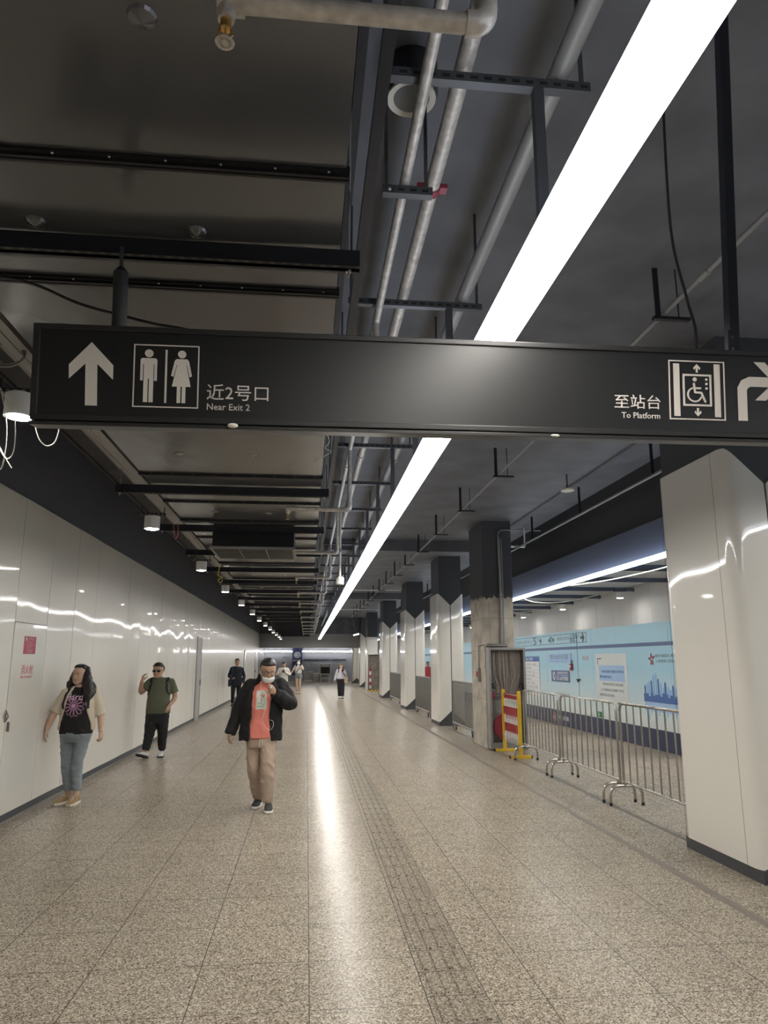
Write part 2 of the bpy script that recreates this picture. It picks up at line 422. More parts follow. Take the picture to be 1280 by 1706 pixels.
struct(MB().box(-4.2, -3.62, YB+.02, YE, 0, CEIL).build('wall_left_far', M['panel_col'], smooth=0), 'white wall of the far hall')
b = MB()
for k in range(-7, 63):
    b.box(7.4, 7.45, k+.004, k+.996, 0, 3.5)
b.mi = 1; b.box(7.43, 7.6, Y0, YE, 0, CEIL)
struct(b.build('wall_right', [mat('passage_white_panel', (.66, .635, .60), .5, bump=.004, bscale=1.5), M['navy']], smooth=0), 'white wall of the side passage')

# ------------------------------------------------------------------ columns
def column_shell(b, s, xc, y0, y1, hw, rad, th):
    """one half of the cladding: s=-1 corridor side, s=+1 passage side"""
    plan = [(.011, y0)]
    for i in range(1, 5): plan.append((.011+(hw-rad-.011)*i/4, y0))
    for i in range(1, 9):
        a = PI/2*i/8; plan.append((hw-rad+rad*math.sin(a), y0+rad-rad*math.cos(a)))
    for i in range(1, 5): plan.append((hw, y0+rad+(y1-y0-2*rad)*i/4))
    for i in range(1, 9):
        a = PI/2*i/8; plan.append((hw-rad+rad*math.cos(a), y1-rad+rad*math.sin(a)))
    for i in range(3, -1, -1): plan.append((.011+(hw-rad-.011)*i/4, y1))
    def zt(u): return 3.52-max(0, hw-.035-u)*.98
    def zb(u): return .10+max(0, hw-.035-u)*.90
    def off(i):
        a = plan[max(i-1, 0)]; c = plan[min(i+1, len(plan)-1)]
        t = V((c[0]-a[0], c[1]-a[1])).normalized(); return V((t.y, -t.x))
    outer = []; inner = []
    for i, (u, yy) in enumerate(plan):
        n = off(i)
        zz = [zb(u)+(zt(u)-zb(u))*j/6 for j in range(7)]
        outer.append([b.bm.verts.new((xc+s*u, yy, z)) for z in zz])
        ui, yi = u-n.x*th, yy-n.y*th
        inner.append([b.bm.verts.new((xc+s*max(ui, .011), yi, z)) for z in zz])
    for i in range(len(plan)-1):
        for j in range(6):
            b.face([outer[i][j], outer[i+1][j], outer[i+1][j+1], outer[i][j+1]])
            b.face([inner[i][j], inner[i][j+1], inner[i+1][j+1], inner[i+1][j]])
        for j in (0, 6): b.face([outer[i][j], inner[i][j], inner[i+1][j], outer[i+1][j]])
    for i in (0, len(plan)-1):
        for j in range(6): b.face([outer[i][j], outer[i][j+1], inner[i][j+1], inner[i][j]])
M['darkcol'] = mat('dark_column', (.05, .053, .06), .6)
def column(y0, L, label):
    xc = 3.915; hw = .365; y1 = y0+L
    t = thing('column', label, 'column', (xc, y0, 0), kind='structure')
    for s in (-1, 1):
        b = MB(); column_shell(b, s, 0, 0, L, hw, .105, .018)
        b.build('cladding_panel', M['panel_col'], t, 30)
    b = MB()
    for s in (-1, 1):
        for yy in (.20, L-.05):
            b.box(s*hw-.0006, s*hw+.0006, yy-.002, yy+.002, .1, 3.52)
    b.build('panel_joint', M['seam'], t, 0)
    MB().box(-hw+.012, hw-.012, .012, L-.012, 0, .1).build('plinth', M['skirt'], t, 0)
    MB().box(-.31, .31, .02, L-.02, .1, CEIL).build('column_core', M['darkcol'], t, 0)
    return t
column(5.68, 1.2, 'white clad column at the right edge, nearest of the row')
column(19.7, 1.3, 'white clad column just beyond the bare concrete pillar')
column(26.35, 1.5, 'white clad column, second beyond the concrete pillar')
column(34.5, 1.5, 'white clad column, third beyond the concrete pillar')
column(49.0, .95, 'white clad column at the bulkhead, fifth of the row')
column(57.4, 1.0, 'white clad column by the end wall, farthest of the row')
def pillar(y0, y1, label):
    t = thing('concrete_pillar', label, 'pillar', (3.89, y0, 0), kind='structure')
    MB().box(-.31, .31, 0, y1-y0, 0, CEIL, .012).build('shaft', M['concrete'], t, 0)
    b = MB()
    for z in (.95, 1.9, 2.55): b.box(-.313, .313, -.0015, y1-y0+.0015, z-.003, z+.003)
    b.box(-.20, -.194, -.0015, .001, 1.9, 2.9).box(-.311, -.309, .35, .356, .0, 2.9)
    b.build('formwork_joint', mat('formwork_line', (.15, .135, .12), .9), t, 0)
    return t
pillar(14.53, 15.75, 'bare concrete pillar with dark painted top, stripped of cladding')
far_ = pillar(43.6, 44.8, 'far pillar faced in pale board between the white columns')
MB().box(-.325, .325, -.012, 1.21, 0, 3.1).build('pale_facing', M['panel_col'], far_, 0, 'pale facing boards')
# ================================================================== HANGING SIGN
SG = thing('hanging_sign', 'long black overhead sign with white pictograms, arrows and lettering', 'sign', (.5, 2.6, 2.74), (R(7), R(-.43), 0))
SG.scale = (.984, 1, .945); SG.location.z = 2.731; SG.location.x = .491
so = (0, -.061, 0)
MB().box(-1.50, 1.53, -.058, .035, -.172, .182, .004).build('sign_box', M['signface'], SG, 0)
b = MB()
b.box(-1.515, 1.545, -.066, .043, .168, .190, .003)
b.box(-1.515, -1.49, -.066, .043, -.172, .168, .003).box(1.52, 1.545, -.066, .043, -.172, .168, .003)
b.box(-1.515, 1.545, -.066, .043, -.182, -.160, .003)
b.box(-1.515, 1.545, -.068, .012, -.202, -.188, .002)
b.box(-1.505, 1.535, -.05, .01, -.19, -.18)
b.build('frame_rail', M['signrail'], SG, 0)
P_ = FACE_S
def sg(name, polys, label=None, m='sticker'): return shape(name, polys, so, P_, M[m], SG, 0, .002, label)
def off(pts): return [(x-.5, z-2.74) for x, z in pts]
sg('arrow', [off([(-.808, 2.863), (-.729, 2.775), (-.729, 2.719), (-.786, 2.779), (-.782, 2.617), (-.824, 2.617), (-.828, 2.779), (-.884, 2.719), (-.886, 2.773)])], 'white arrow pointing straight up')
# toilets
w = sg('toilet_frame', frame_poly(None, -1.157, -.920, -.124, .122, .0045), 'thin white frame around the toilet pictograms')
mx, mt = -1.102, .1
sg('man_pictogram', [circ(mx, .087, .0155), [(mx-.030, .062), (mx-.024, .068), (mx+.024, .068), (mx+.030, .062), (mx+.030, -.020), (mx+.0205, -.020), (mx+.0205, .044), (mx+.0175, .044), (mx+.0175, -.104), (mx+.002, -.104), (mx+.002, -.012), (mx-.002, -.012), (mx-.002, -.104), (mx-.0175, -.104), (mx-.0175, .044), (mx-.0205, .044), (mx-.0205, -.020), (mx-.030, -.020)]], 'white standing man pictogram')
sg('divider_bar', [[(-1.043, -.105), (-1.036, -.105), (-1.036, .103), (-1.043, .103)]])
fx = -.983
sg('woman_pictogram', [circ(fx, .087, .0150), [(fx-.020, .068), (fx+.020, .068), (fx+.026, .060), (fx+.038, .002), (fx+.029, -.002), (fx+.0185, .045), (fx+.0165, .045), (fx+.034, -.040), (fx+.0155, -.040), (fx+.0155, -.104), (fx+.0025, -.104), (fx+.0025, -.040), (fx-.0025, -.040), (fx-.0025, -.104), (fx-.0155, -.104), (fx-.0155, -.040), (fx-.034, -.040), (fx-.0165, .045), (fx-.0185, .045), (fx-.029, -.002), (fx-.038, .002), (fx-.026, .060)]], 'white woman in a dress pictogram')
text('lettering', '近2号口', -.890, -.663, -.088, -.026, so, P_, M['sticker'], SG, th=.002, label='white characters beside the toilet pictogram')
text('lettering', 'Near Exit 2', -.888, -.731, -.127, -.102, so, P_, M['sticker'], SG, th=.002, label='small white words under the toilet characters')
text('lettering', '至站台', .688, .878, -.072, -.014, so, P_, M['sticker'], SG, th=.002, label='white characters beside the lift pictogram')
text('lettering', 'To Platform', .716, .875, -.112, -.088, so, P_, M['sticker'], SG, th=.002, label='small white words under the lift characters')
# lift
sg('lift_frame', frame_poly(None, .915, 1.151, -.112, .138, .005), 'thin white frame around the lift pictogram')
sg('lift_door_bar', [[(.935, -.098), (.960, -.098), (.960, .124), (.935, .124)]])
sg('lift_door_bar', [[(1.106, -.098), (1.131, -.098), (1.131, .126), (1.106, .126)]])
sg('lift_car', frame_poly(None, .973, 1.094, -.054, .081, .008))
for s_, c0 in ((1, .124), (-1, -.097)):
    x = 1.034
    sg('lift_arrow', [[(x, c0), (x-.015, c0-s_*.016), (x-.011, c0-s_*.024), (x-.004, c0-s_*.014), (x-.004, c0-s_*.035), (x+.004, c0-s_*.035), (x+.004, c0-s_*.014), (x+.011, c0-s_*.024), (x+.015, c0-s_*.016)]])
wx, wz = 1.022, -.008
sg('wheelchair_pictogram', [circ(1.024, .059, .0085)]+stroke([(1.020, .040), (1.024, .004), (1.050, .003), (1.066, -.034)], .0085)+stroke([(1.024, .022), (1.046, .022)], .0075)+[arcband(1.022, -.006, .0255, .032, R(105), R(345))], 'white wheelchair user pictogram')
sg('lift_button', [circ(1.073, z, .0052, 14) for z in (.060, .041, .022)])
# turn arrow
sg('arrow', [[(1.205, -.110), (1.244, -.110), (1.244, .020), (1.250, .030), (1.262, .036), (1.340, .036), (1.278, -.022), (1.325, -.022), (1.405, .055), (1.325, .142), (1.278, .142), (1.340, .078), (1.255, .078), (1.222, .062), (1.205, .030)]], 'white arrow turning right at the sign end')
M['plaster'] = mat('dried_plaster', (.62, .60, .54), .9)
MB().sphere((.44, -.075, -.196), (.018, .008, .006), 8, 6).build('plaster_smear', M['plaster'], SG, 40)
MB().sphere((-.79, -.078, -.190), (.020, .010, .010), 8, 6).build('plaster_smear', M['plaster'], SG, 40)
MB().tube([(-1.23, 0, .18), (-1.23, 0, .43)], .027, 14).tube([(-1.23, 0, .43), (-1.23, 0, .45)], [.027, .012], 14).tube([(-1.23, 0, .44), (-1.23, .0, .535)], .007, 8).build('hanger_pole', M['black'], SG, 40, 'black round hanger pole with threaded rod')
t_ = MB().box(1.208, 1.249, -.02, .02, .18, 1.80)
t_.mi = 1
for z in (.21, .26): t_.cyl((1.215, -.026, z), (1.215, -.019, z), .007, 8)
t_.mi = 0; t_.box(1.195, 1.228, -.026, -.0205, .185, .29)
t_.build('hanger_pole', [M['strut'], M['bolt']], SG, 0, 'black channel hanger post')

# ================================================================== LINEAR LIGHTS
def linear_light(x, y0, y1, z, w, h, label, m, name='linear_light', drop=True, side='side'):
    t = thing(name, label, 'light', (x, y0, z))
    L = y1-y0
    b = MB().box(-w/2, w/2, 0, L, h-.008, h)
    for y in ((2.35, 4.15)+tuple(5.6+1.62*i for i in range(16)) if drop else ()): b.box(.015, .055, y-y0-.018, y-y0+.018, h+.005, 3.882-z)
    b.build('housing', M['strutlt'], t, 0, 'channel housing and drop rods of the light')
    b = MB().box(-w/2-.007, -w/2, 0, L, 0, h).box(w/2, w/2+.007, 0, L, 0, h); b.box(-w/2+.006, w/2-.006, 0, L, h+.0005, h+.004); b.build('side_glow_fill', M[side], t, 0, 'translucent glowing sides with an added fill strip on top')  # the top strip is an added glow that brightens ceiling and fascia
    MB().box(-w/2, w/2, .002, L-.002, .002, .02).build('diffuser', m, t, 0, 'glowing white diffuser')
    return t
linear_light(.815, -6.5, 48.6, 3.10, .147, .045, 'long bright strip light hung over the corridor, left of the column row', M['strip'])
linear_light(4.85, -6.5, 62.0, 3.10, .105, .045, 'long strip light along the slate blue fascia of the side passage', M['strip2'], drop=False, side='side2')
t = thing('linear_light', 'horizontal strip light crossing the far end wall', 'light', (-.82, 62.75, 2.43))
for xa, xb in ((-2.75, -.42), (.46, 4.55)):
    MB().box(xa, xb, -.05, .05, 0, .10).build('diffuser', M['strip3'], t, 0)
    MB().box(xa, xb, .05, .12, -.01, .11).build('housing', M['white'], t, 0)
t = thing('linear_light', 'short strip light slanting up at the right end of the far wall', 'light', (3.80, 62.3, 2.45), (R(0), R(-52), 0))
MB().box(0, .62, -.05, .05, 0, .10).build('diffuser', M['strip2'], t, 0)
MB().box(0, .62, .05, .10, -.01, .11).build('housing', M['white'], t, 0)

# ================================================================== DOWNLIGHTS
def make_downlight():
    t = thing('downlight', '', 'light', (0, 0, 0))
    MB().lathe([(.070, 0), (.082, 0), (.082, .135), (.074, .14), (.01, .14)], (0, 0, 0), 28).lathe([(.070, .0), (.066, .012), (.066, .03), (.01, .03)], (0, 0, 0), 28).build('housing', M['white'], t, 40)
    MB().lathe([(.0005, -.009), (.04, -.008), (.06, -.004), (.0675, .004), (.0675, .01), (.0005, .01)], (0, 0, 0), 28).build('lens', M['lamp'], t, 0)
    b = MB().box(-.14, .14, -.02, .02, .148, .172)
    b.mi = 1
    for i in range(6): b.box(-.125+i*.045, -.105+i*.045, -.0205, .0205, .154, .166)
    b.mi = 0; b.cyl((0, 0, .139), (0, 0, .15), .012, 8).cyl((.12, 0, .172), (.12, 0, .24), .005, 6).cyl((-.12, 0, .172), (-.12, 0, .24), .005, 6)
    b.build('mounting_bracket', [M['strut'], M['galvdk']], t, 0)
    return t
dl = make_downlight(); G = 'downlights above the left wall'
for i in range(13):
    p = (-1.70+.012*(i % 3), 4.20+3.65*i, 3.09)
    lab = ('%s white cylinder downlight from the camera above the left wall' % ORD[i]) if i else 'white cylinder downlight with dangling wires left of the overhead sign'
    if i == 0: dl.location = p; dl['label'] = lab; dl['group'] = G
    else: dup(dl, p, lab, G)
G2 = 'downlights by the passage wall'
for i in range(8):
    p = (6.88, 4.4+3.66*i, 3.06)
    d = dup(dl, p, '%s white downlight along the passage wall, counted from the camera' % ORD[i].capitalize(), G2)
    l = bpy.data.lights.new('lamp_beam', 'SPOT'); l.energy = 150; l.spot_size = R(64); l.spot_blend = .9; l.shadow_soft_size = .05; l.color = (1, .95, .88)
    o = bpy.data.objects.new('lamp_beam', l); COL.objects.link(o); o.location = (p[0], p[1], p[2]-.01); o.rotation_euler = (0, R(18), 0)
for i in range(13):
    l = bpy.data.lights.new('lamp_beam', 'SPOT'); l.energy = 26; l.spot_size = R(120); l.spot_blend = 1; l.shadow_soft_size = .06; l.color = (1, .96, .90)
    o = bpy.data.objects.new('lamp_beam', l); COL.objects.link(o); o.location = (-1.70, 4.20+3.65*i, 3.075)

# ================================================================== AIR DUCTS
def duct(x0, x1, y0, y1, flanges, label, mats, pins):
    t = thing('air_duct', label, 'duct', ((x0+x1)/2, y0, 3.335))
    hw = (x1-x0)/2
    fl = [y0]+flanges+[y1]
    for ya, yb in zip(fl, fl[1:]):
        b = MB(); n = 8; m_ = 6
        rnd = random.Random(int(ya*100)); amp = rnd.uniform(.003, .010)
        bot = [[b.bm.verts.new((-hw+2*hw*i/n, ya-y0+(yb-ya)*j/m_, -amp*math.sin(PI*i/n)*math.sin(PI*j/m_)+amp)) for j in range(m_+1)] for i in range(n+1)]
        for i in range(n):
            for j in range(m_): b.face([bot[i][j], bot[i][j+1], bot[i+1][j+1], bot[i+1][j]])
        for i in (0, n):
            top = [b.bm.verts.new((bot[i][j].co.x, bot[i][j].co.y, .72)) for j in range(m_+1)]
            for j in range(m_): b.face([bot[i][j], top[j], top[j+1], bot[i][j+1]])
        b.build('duct_section', mats, t, 30)
        if pins and yb-ya > .5 and ya < 30:
            for px in (-.36, .24):
                py = (ya+yb)/2-y0+rnd.uniform(-.05, .05)
                rings = [[V((px+r*math.cos(2*PI*k/4+.0), py+r*.9*math.sin(2*PI*k/4), z)) for k in range(4)] for r, z in ((.042, amp-.004), (.036, -.006), (.008, .002))] if ya > 3 else [[V((px+r*math.cos(2*PI*k/16), py+r*math.sin(2*PI*k/16), z)) for k in range(16)] for r, z in ((.040, .004), (.034, -.008), (.004, -.022))]
                MB().loft(rings).build('fixing_washer', M['duct'] if ya < 3 else M['galvdk'], t, 0)
    for yf in flanges:
        b = MB().box(-hw-.02, hw+.012, yf-y0-.015, yf-y0-.002, -.014, .03).box(-hw-.02, hw+.012, yf-y0+.002, yf-y0+.015, -.016, .03)
        b.box(-hw-.02, hw+.012, yf-y0-.032, yf-y0+.032, -.003, .012)
        if yf < 9:
            b.mi = 1
            for k in range(9):
                b.sphere((-hw+.09+k*(2*hw-.15)/8, yf-y0-.023, -.004), (.005, .005, .004), 6, 4)
                b.sphere((-hw+.16+k*(2*hw-.15)/8, yf-y0+.023, -.004), (.005, .005, .004), 6, 4)
        b.build('duct_flange', [M['ductdk'], M['bolt']], t, 0)
    return t
fl = [-.2, .95, 2.20, 3.02, 3.95, 4.97, 6.40, 7.52, 8.55]
while fl[-1] < 47.5:
    f_ = fl[-1]+1.22; k_ = (f_-6.80) % 2.04
    fl.append(f_+(.14 if k_ < .12 else -.14 if k_ > 1.92 else 0))
_SY = [6.80+2.04*i for i in range(21)]
duct(-1.50, .10, -6.5, 49.6, fl, 'black sheet metal air duct running along the corridor ceiling', M['duct'], True)
fl2 = [5.0+1.9*i for i in range(23)]
duct(5.25, 7.20, -6.5, 49.5, fl2, 'grey sheet metal air duct over the side passage', mat('grey_duct', (.66, .68, .72), .4, metal=.0, bump=.006, bscale=1.2), False)

def make_strut(L, h=.082):
    t = thing('duct_support', '', 'bracket', (0, 0, 0))
    b = MB().box(-L/2, L/2, -.012, .012, 0, h).box(-L/2, L/2, -.03, .03, 0, .004)
    b.mi = 1
    for i in range(int(L/.05)): b.box(-L/2+.012+i*.05, -L/2+.040+i*.05, -.027, -.0135, -.0006, .0002)
    b.build('slotted_channel', [M['strut'], M['rubber']], t, 0)
    for s in (-1, 1):
        MB().cyl((s*(L/2-.045), 0, -.03), (s*(L/2-.045), 0, CEIL+.06-3.245), .006, 6).build('threaded_rod', M['galvdk'], t, 0)
        MB().cyl((s*(L/2-.045), 0, -.012), (s*(L/2-.045), 0, -.001), .012, 6).build('nut', M['bolt'], t, 0)
    return t
st = make_strut(2.0); G = 'slotted channels under the corridor duct'
ys = [.60, 2.65, 4.72]+[6.80+2.04*i for i in range(21)]
for i, yy in enumerate(ys):
    lab = 'slotted black channel carrying the corridor duct, %s from the camera' % ORD[i] if i else 'slotted black channel carrying the corridor duct behind the top of view'
    if i == 0: st.location = (-.82, yy, 3.245); st['label'] = lab; st['group'] = G
    else: dup(st, (-.82, yy, 3.245), lab, G)
s2 = make_strut(2.25, .085); G = 'channels under the passage duct'
for o in s2.children: 
    if o.name.startswith('slotted'): o.data.materials[0] = mat('blue_grey_channel', (.10, .125, .20), .4)
for i in range(17):
    yy = 6.1+1.9*i; lab = 'blue grey channel carrying the passage duct, %s from the camera' % ORD[i]
    if i == 0: s2.location = (6.2, yy, 3.235); s2['label'] = lab; s2['group'] = G
    else: dup(s2, (6.2, yy, 3.235), lab, G)

# vent box under the duct
t = thing('air_diffuser', 'dark rectangular air diffuser box hanging under the corridor duct', 'vent', (-.69, 9.35, 3.05))
MB().box(-.50, .50, -.40, .38, .03, .264).build('box', M['ductdk'], t, 0)
b = MB(); b.box(-.52, .52, -.44, .44, .0, .03)
b.build('frame', M['galvdk'], t, 0)
for i in range(3):
    b = MB(); x0 = -.49+i*.33
    for j in range(14): b.box(x0, x0+.315, -.41+j*.06, -.41+j*.06+.035, -.006, -.001)
    b.build('grille', M['ductdk'], t, 0)

# cable tray left of the duct
t = thing('cable_tray', 'narrow grey cable tray along the left edge of the duct', 'cable tray', (-1.66, -6, 3.42))
b = MB().box(-.055, .055, 0, 55, 0, .003).box(-.058, -.055, 0, 55, 0, .05).box(.055, .058, 0, 55, 0, .05)
b.build('tray', M['galvdk'], t, 0)
b = MB()
for i in range(18): b.cyl((-.05, 1.5+3*i, 0), (-.05, 1.5+3*i, 1.21), .005, 6)
b.build('hanger_rod', M['strut'], t, 0)
b = MB()
for k in range(4): b.tube(smooth_path([(-.035+.022*k+.01*math.sin(i*1.7+k), i*1.1, .012+.006*math.sin(i+k)) for i in range(51)], 2), .008, 6)
b.build('cable_bundle', M['rubber'], t, 40)
# conduit along the dark upper wall
for k, (x, z, r) in enumerate(((-2.6, 4.05, .02), (-2.2, 3.9, .02))):
    t = tag(MB().tube([(x, -6, z), (x, 49.5, z)], r, 8).build('conduit', M['galvdk' if k else 'black'], smooth=40), ['dark conduit high along the left upper wall', 'dull grey conduit above the row of downlights'][k], 'pipe')

# ================================================================== PIPES over the corridor
def pipe(x, z, r, y0, y1, label, m='galv', step=6, name='water_pipe'):
    t = thing(name, label, 'pipe', (x, y0, z))
    MB().tube([(0, 0, 0), (0, y1-y0, 0)], r, 16).build('pipe_run', M[m], t, 40)
    y = 1.9
    while y < y1-y0:
        MB().tube([(0, y-.05, 0), (0, y+.05, 0)], r*1.25, 16).build('coupling', M[m], t, 40); y += step
    return t
pipe(.403, 3.86, .024, -6, 49, 'thin galvanised pipe beside the duct, leftmost of the three parallel pipes')
B_ = pipe(.566, 3.99, .036, -6, 49, 'galvanised pipe with a red clamp, middle of the three parallel pipes')
b = MB().tube([(0, 9.1, 0), (0, 9.15, 0)], .043, 16).box(-.075, -.04, 9.10, 9.15, -.012, .012).box(.04, .075, 9.10, 9.15, -.012, .012)
b.build('pipe_clamp', M['dkred'], B_, 40, 'dark red pipe clamp')
pipe(.945, 3.972, .042, -6, 49, 'thick dull pipe nearest the strip light, rightmost of the three parallel pipes', 'galvdk')
def trapeze(xa, xb, z, label, y):
    t = thing('pipe_support', label, 'bracket', ((xa+xb)/2, y, z), group='trapeze supports under the pipes')
    L = xb-xa
    b = MB().box(-L/2, L/2, -.02, .02, 0, .041); b.mi = 1
    for i in range(int(L/.055)): b.box(-L/2+.015+i*.055, -L/2+.045+i*.055, -.0206, .0206, .013, .027)
    b.build('slotted_channel', [M['strutlt'], M['rubber']], t, 0)
    MB().box(L/2-.035, L/2-.02, -.006, .006, .041, CEIL+.06-z).build('drop_rod', M['strutlt'], t, 0)
    MB().box(-L/2+.01, -L/2+.025, -.006, .006, .041, CEIL+.06-z).build('drop_rod', M['strutlt'], t, 0)
    MB().sphere((-L/2+.03, -.021, .02), (.012, .008, .012), 8, 6).build('bolt', M['bolt'], t, 40)
    return t
tz = [(.235, 1.06, 2.35), (.30, .53, 2.92), (.21, 1.06, 4.15)]+[(.22, 1.06, 5.6+1.62*i) for i in range(16)]
for i, (xa, xb, y) in enumerate(tz):
    trapeze(xa, xb, 3.79 if i == 1 else 3.883, 'slotted black trapeze bracket under the three pipes, %s from the camera' % ORD[i], y)
t = tag(MB().box(.185, .225, -6, 49.5, 3.50, 3.541).box(.15, .19, -6, 49.5, 4.1, 4.2).build('support_rail', M['strut'], smooth=0), 'long black rail along the right side of the duct', 'rail')

# sprinkler branches crossing under the duct
def make_sprinkler():
    t = thing('sprinkler_branch', '', 'sprinkler', (0, 0, 0))
    MB().tube([(-.56, 0, 0), (-.02, 0, 0)], .0235, 16).build('branch_pipe', M['galv'], t, 40)
    MB().tube(elbow((-.03, 0, 0), (.02, 0, 0), (.02, 0, .10), .04), .029, 16).tube([(.02, 0, .08), (.02, 0, .62)], .021, 12).build('elbow', M['galv'], t, 40)
    MB().tube([(-.61, 0, 0), (-.55, 0, 0)], .031, 16).tube([(-.59, 0, 0), (-.59, 0, -.052)], [.027, .019], 14).build('tee', M['galv'], t, 40)
    h = MB().tube([(-.59, 0, -.05), (-.59, 0, -.075)], .013, 12).build('sprinkler_head', M['brass'], t, 40)
    b = MB().tube([(-.60, 0, -.07), (-.606, 0, -.09), (-.592, 0, -.108)], .003, 6).tube([(-.58, 0, -.07), (-.574, 0, -.09), (-.588, 0, -.108)], .003, 6).tube([(-.59, 0, -.075), (-.59, 0, -.105)], .003, 6)
    b.build('frame_arm', M['brass'], h, 40)
    b = MB()
    for k in range(16):
        a = 2*PI*k/16; c, s = math.cos(a), math.sin(a)
        b.prism([(.004, -.0035), (.022, -.0035), (.022, .0035), (.004, .0035)], lambda u, v, q: V((-.59+u*c-v*s, u*s+v*c, -.112+q)), 0, .0015)
    b.lathe([(.001, -.1125), (.010, -.1125), (.010, -.1105), (.001, -.1105)], (-.59, 0, 0), 12)
    b.build('deflector', M['galv'], h, 0)
    return t
sp = make_sprinkler(); G = 'sprinkler branches across the duct'
for i, yy in enumerate([1.42, 4.25, 7.10, 10.1, 13.2, 16.25, 19.3, 22.4, 25.5, 28.6, 31.7, 34.8, 37.9, 41]):
    lab = 'galvanised sprinkler branch with hanging head, %s from the camera' % ORD[i]
    p = (.375, yy, 3.19)
    if i == 0: sp.location = p; sp['label'] = lab; sp['group'] = G
    else: dup(sp, p, lab, G)

# ceiling speaker
t = thing('ceiling_speaker', 'round ceiling speaker with a pale ring behind the thin pipe', 'speaker', (.45, 3.0, 4.38))
MB().lathe([(.088, .002), (.118, -.004), (.120, .006), (.112, .02), (.112, .186), (.05, .188)], (0, 0, 0), 32).build('rim', M['cream'], t, 40)
MB().lathe([(.001, -.003), (.06, -.002), (.0885, .003), (.0885, .01), (.001, .01)], (0, 0, 0), 32).build('grille', M['speaker'], t, 40)
MB().lathe([(.11, .03), (.13, .03), (.13, .187), (.11, .187)], (0, 0, 0), 24).build('can', M['black'], t, 40)

# drop pole with a camera pod
t = thing('camera_pole', 'white drop pole with a cylindrical pod left of the strip light', 'camera', (.478, 11, 2.84))
MB().tube([(0, 0, .10), (0, 0, CEIL-2.84)], .017, 12).build('pole', M['cream'], t, 40)
MB().lathe([(.001, 0), (.058, 0), (.062, .01), (.062, .10), (.05, .115), (.01, .12)], (0, 0, 0), 20).build('pod', M['white'], t, 40)
MB().tube([(0, 0, .5), (0, 0, .56)], .024, 12).build('collar', M['galvdk'], t, 40)

# conduit with trapeze hangers over the right half
t = thing('conduit', 'slim conduit running under the slab on the right half of the corridor', 'pipe', (2.56, -6, 4.20))
MB().tube([(0, 0, 0), (0, 49, 0)], .017, 10).build('pipe_run', M['galvdk'], t, 40)
for y in (10.1, 16.5, 22.5, 28.5): MB().tube([(0, y-.06, 0), (0, y+.06, 0)], .023, 10).build('coupling', M['galvdk'], t, 40)
for i in range(16):
    y = 4.66+2.33*i
    h = thing('conduit_hanger', 'thin black trapeze hanger of the right hand conduit, %s from the camera' % ORD[i], 'bracket', (2.62, y, 4.155), group='hangers of the right hand conduit')
    b = MB().box(-.14, .14, -.02, .02, 0, .022); b.mi = 1
    for k in range(5): b.box(-.12+k*.05, -.09+k*.05, -.0205, .0205, .007, .015)
    b.build('slotted_channel', [M['strut'], M['rubber']], h, 0)
    MB().box(-.12, -.08, -.004, .004, .022, CEIL+.06-4.155).build('drop_rod', M['strut'], h, 0)
    MB().cyl((.06, 0, .022), (.06, 0, CEIL+.06-4.155), .005, 6).build('drop_rod', M['strut'], h, 0)
for i, (x0, x1, y, z) in enumerate(((1.3, 3.5, 27, 4.30), (1.2, 3.6, 37, 4.28), (4.24, 4.70, 15.2, 4.15))):
    b = MB().tube([(x0, y, z), (x1, y, z)], .026, 10).tube([(x1, y, z), (x1, y, CEIL)], .02, 10)
    tag(b.build('branch_pipe', M['white'], None, 40), ['pale branch pipe crossing under the slab before the third column', 'farther pale branch pipe crossing under the slab', 'pale branch pipe right of the concrete pillar top'][i], 'pipe')
# right passage pipe under the slab, behind the pillar
t = thing('conduit', 'slim conduit under the slab above the passage fascia', 'pipe', (4.5, 5, 4.1))
MB().tube([(0, 0, 0), (0, 40, 0)], .02, 10).build('pipe_run', M['galvdk'], t, 40)
b = MB()
for i in range(14): b.box(-.02, .02, 1.2+2.6*i-.005, 1.2+2.6*i+.005, .02, CEIL+.06-4.1)
b.build('drop_strap', M['strut'], t, 0)
t = thing('ceiling_speaker', 'small round ceiling speaker over the passage side, right of the pillar', 'speaker', (4.0, 10.6, 4.3))
MB().lathe([(.001, 0), (.10, 0), (.105, .01), (.10, .03), (.02, .04)], (0, 0, 0), 24).build('rim', M['cream'], t, 40)
MB().cyl((0, 0, .035), (0, 0, .268), .012, 8).build('stem', M['black'], t, 40)

# ================================================================== LOOSE WIRES
def wire(name, label, pts, r, m, g=None):
    return tag(MB().tube(smooth_path(pts, 6), r, 6).build(name, M[m], smooth=60), label, 'cable', g)
wire('loose_cable', 'black cable drooping from the left edge to the sign pole', [(-1.75, 2.95, 3.40), (-1.58, 2.96, 3.31), (-1.404, 2.92, 3.295), (-1.2, 2.95, 3.275), (-1.02, 3, 3.22), (-.84, 3, 3.173), (-.685, 3, 3.139), (-.53, 3, 3.112), (-.40, 2.98, 3.02)], .007, 'rubber')
wire('loose_cable', 'white looped cord under the nearest downlight', [(-1.62, 4.2, 3.10), (-1.611, 4.2, 3.076), (-1.587, 4.2, 2.996), (-1.563, 4.2, 2.949), (-1.527, 4.2, 2.922), (-1.488, 4.2, 2.941), (-1.47, 4.2, 3.0), (-1.469, 4.2, 3.062), (-1.475, 4.2, 3.24)], .0035, 'cordwhite')
wire('loose_cable', 'thin cream wire hanging in a long loop at the far left', [(-1.80, 4.13, 3.15), (-1.793, 4.12, 2.989), (-1.771, 4.12, 2.871), (-1.736, 4.12, 2.754), (-1.72, 4.12, 2.854), (-1.73, 4.12, 3.028), (-1.78, 4.12, 3.23)], .003, 'cordwhite')
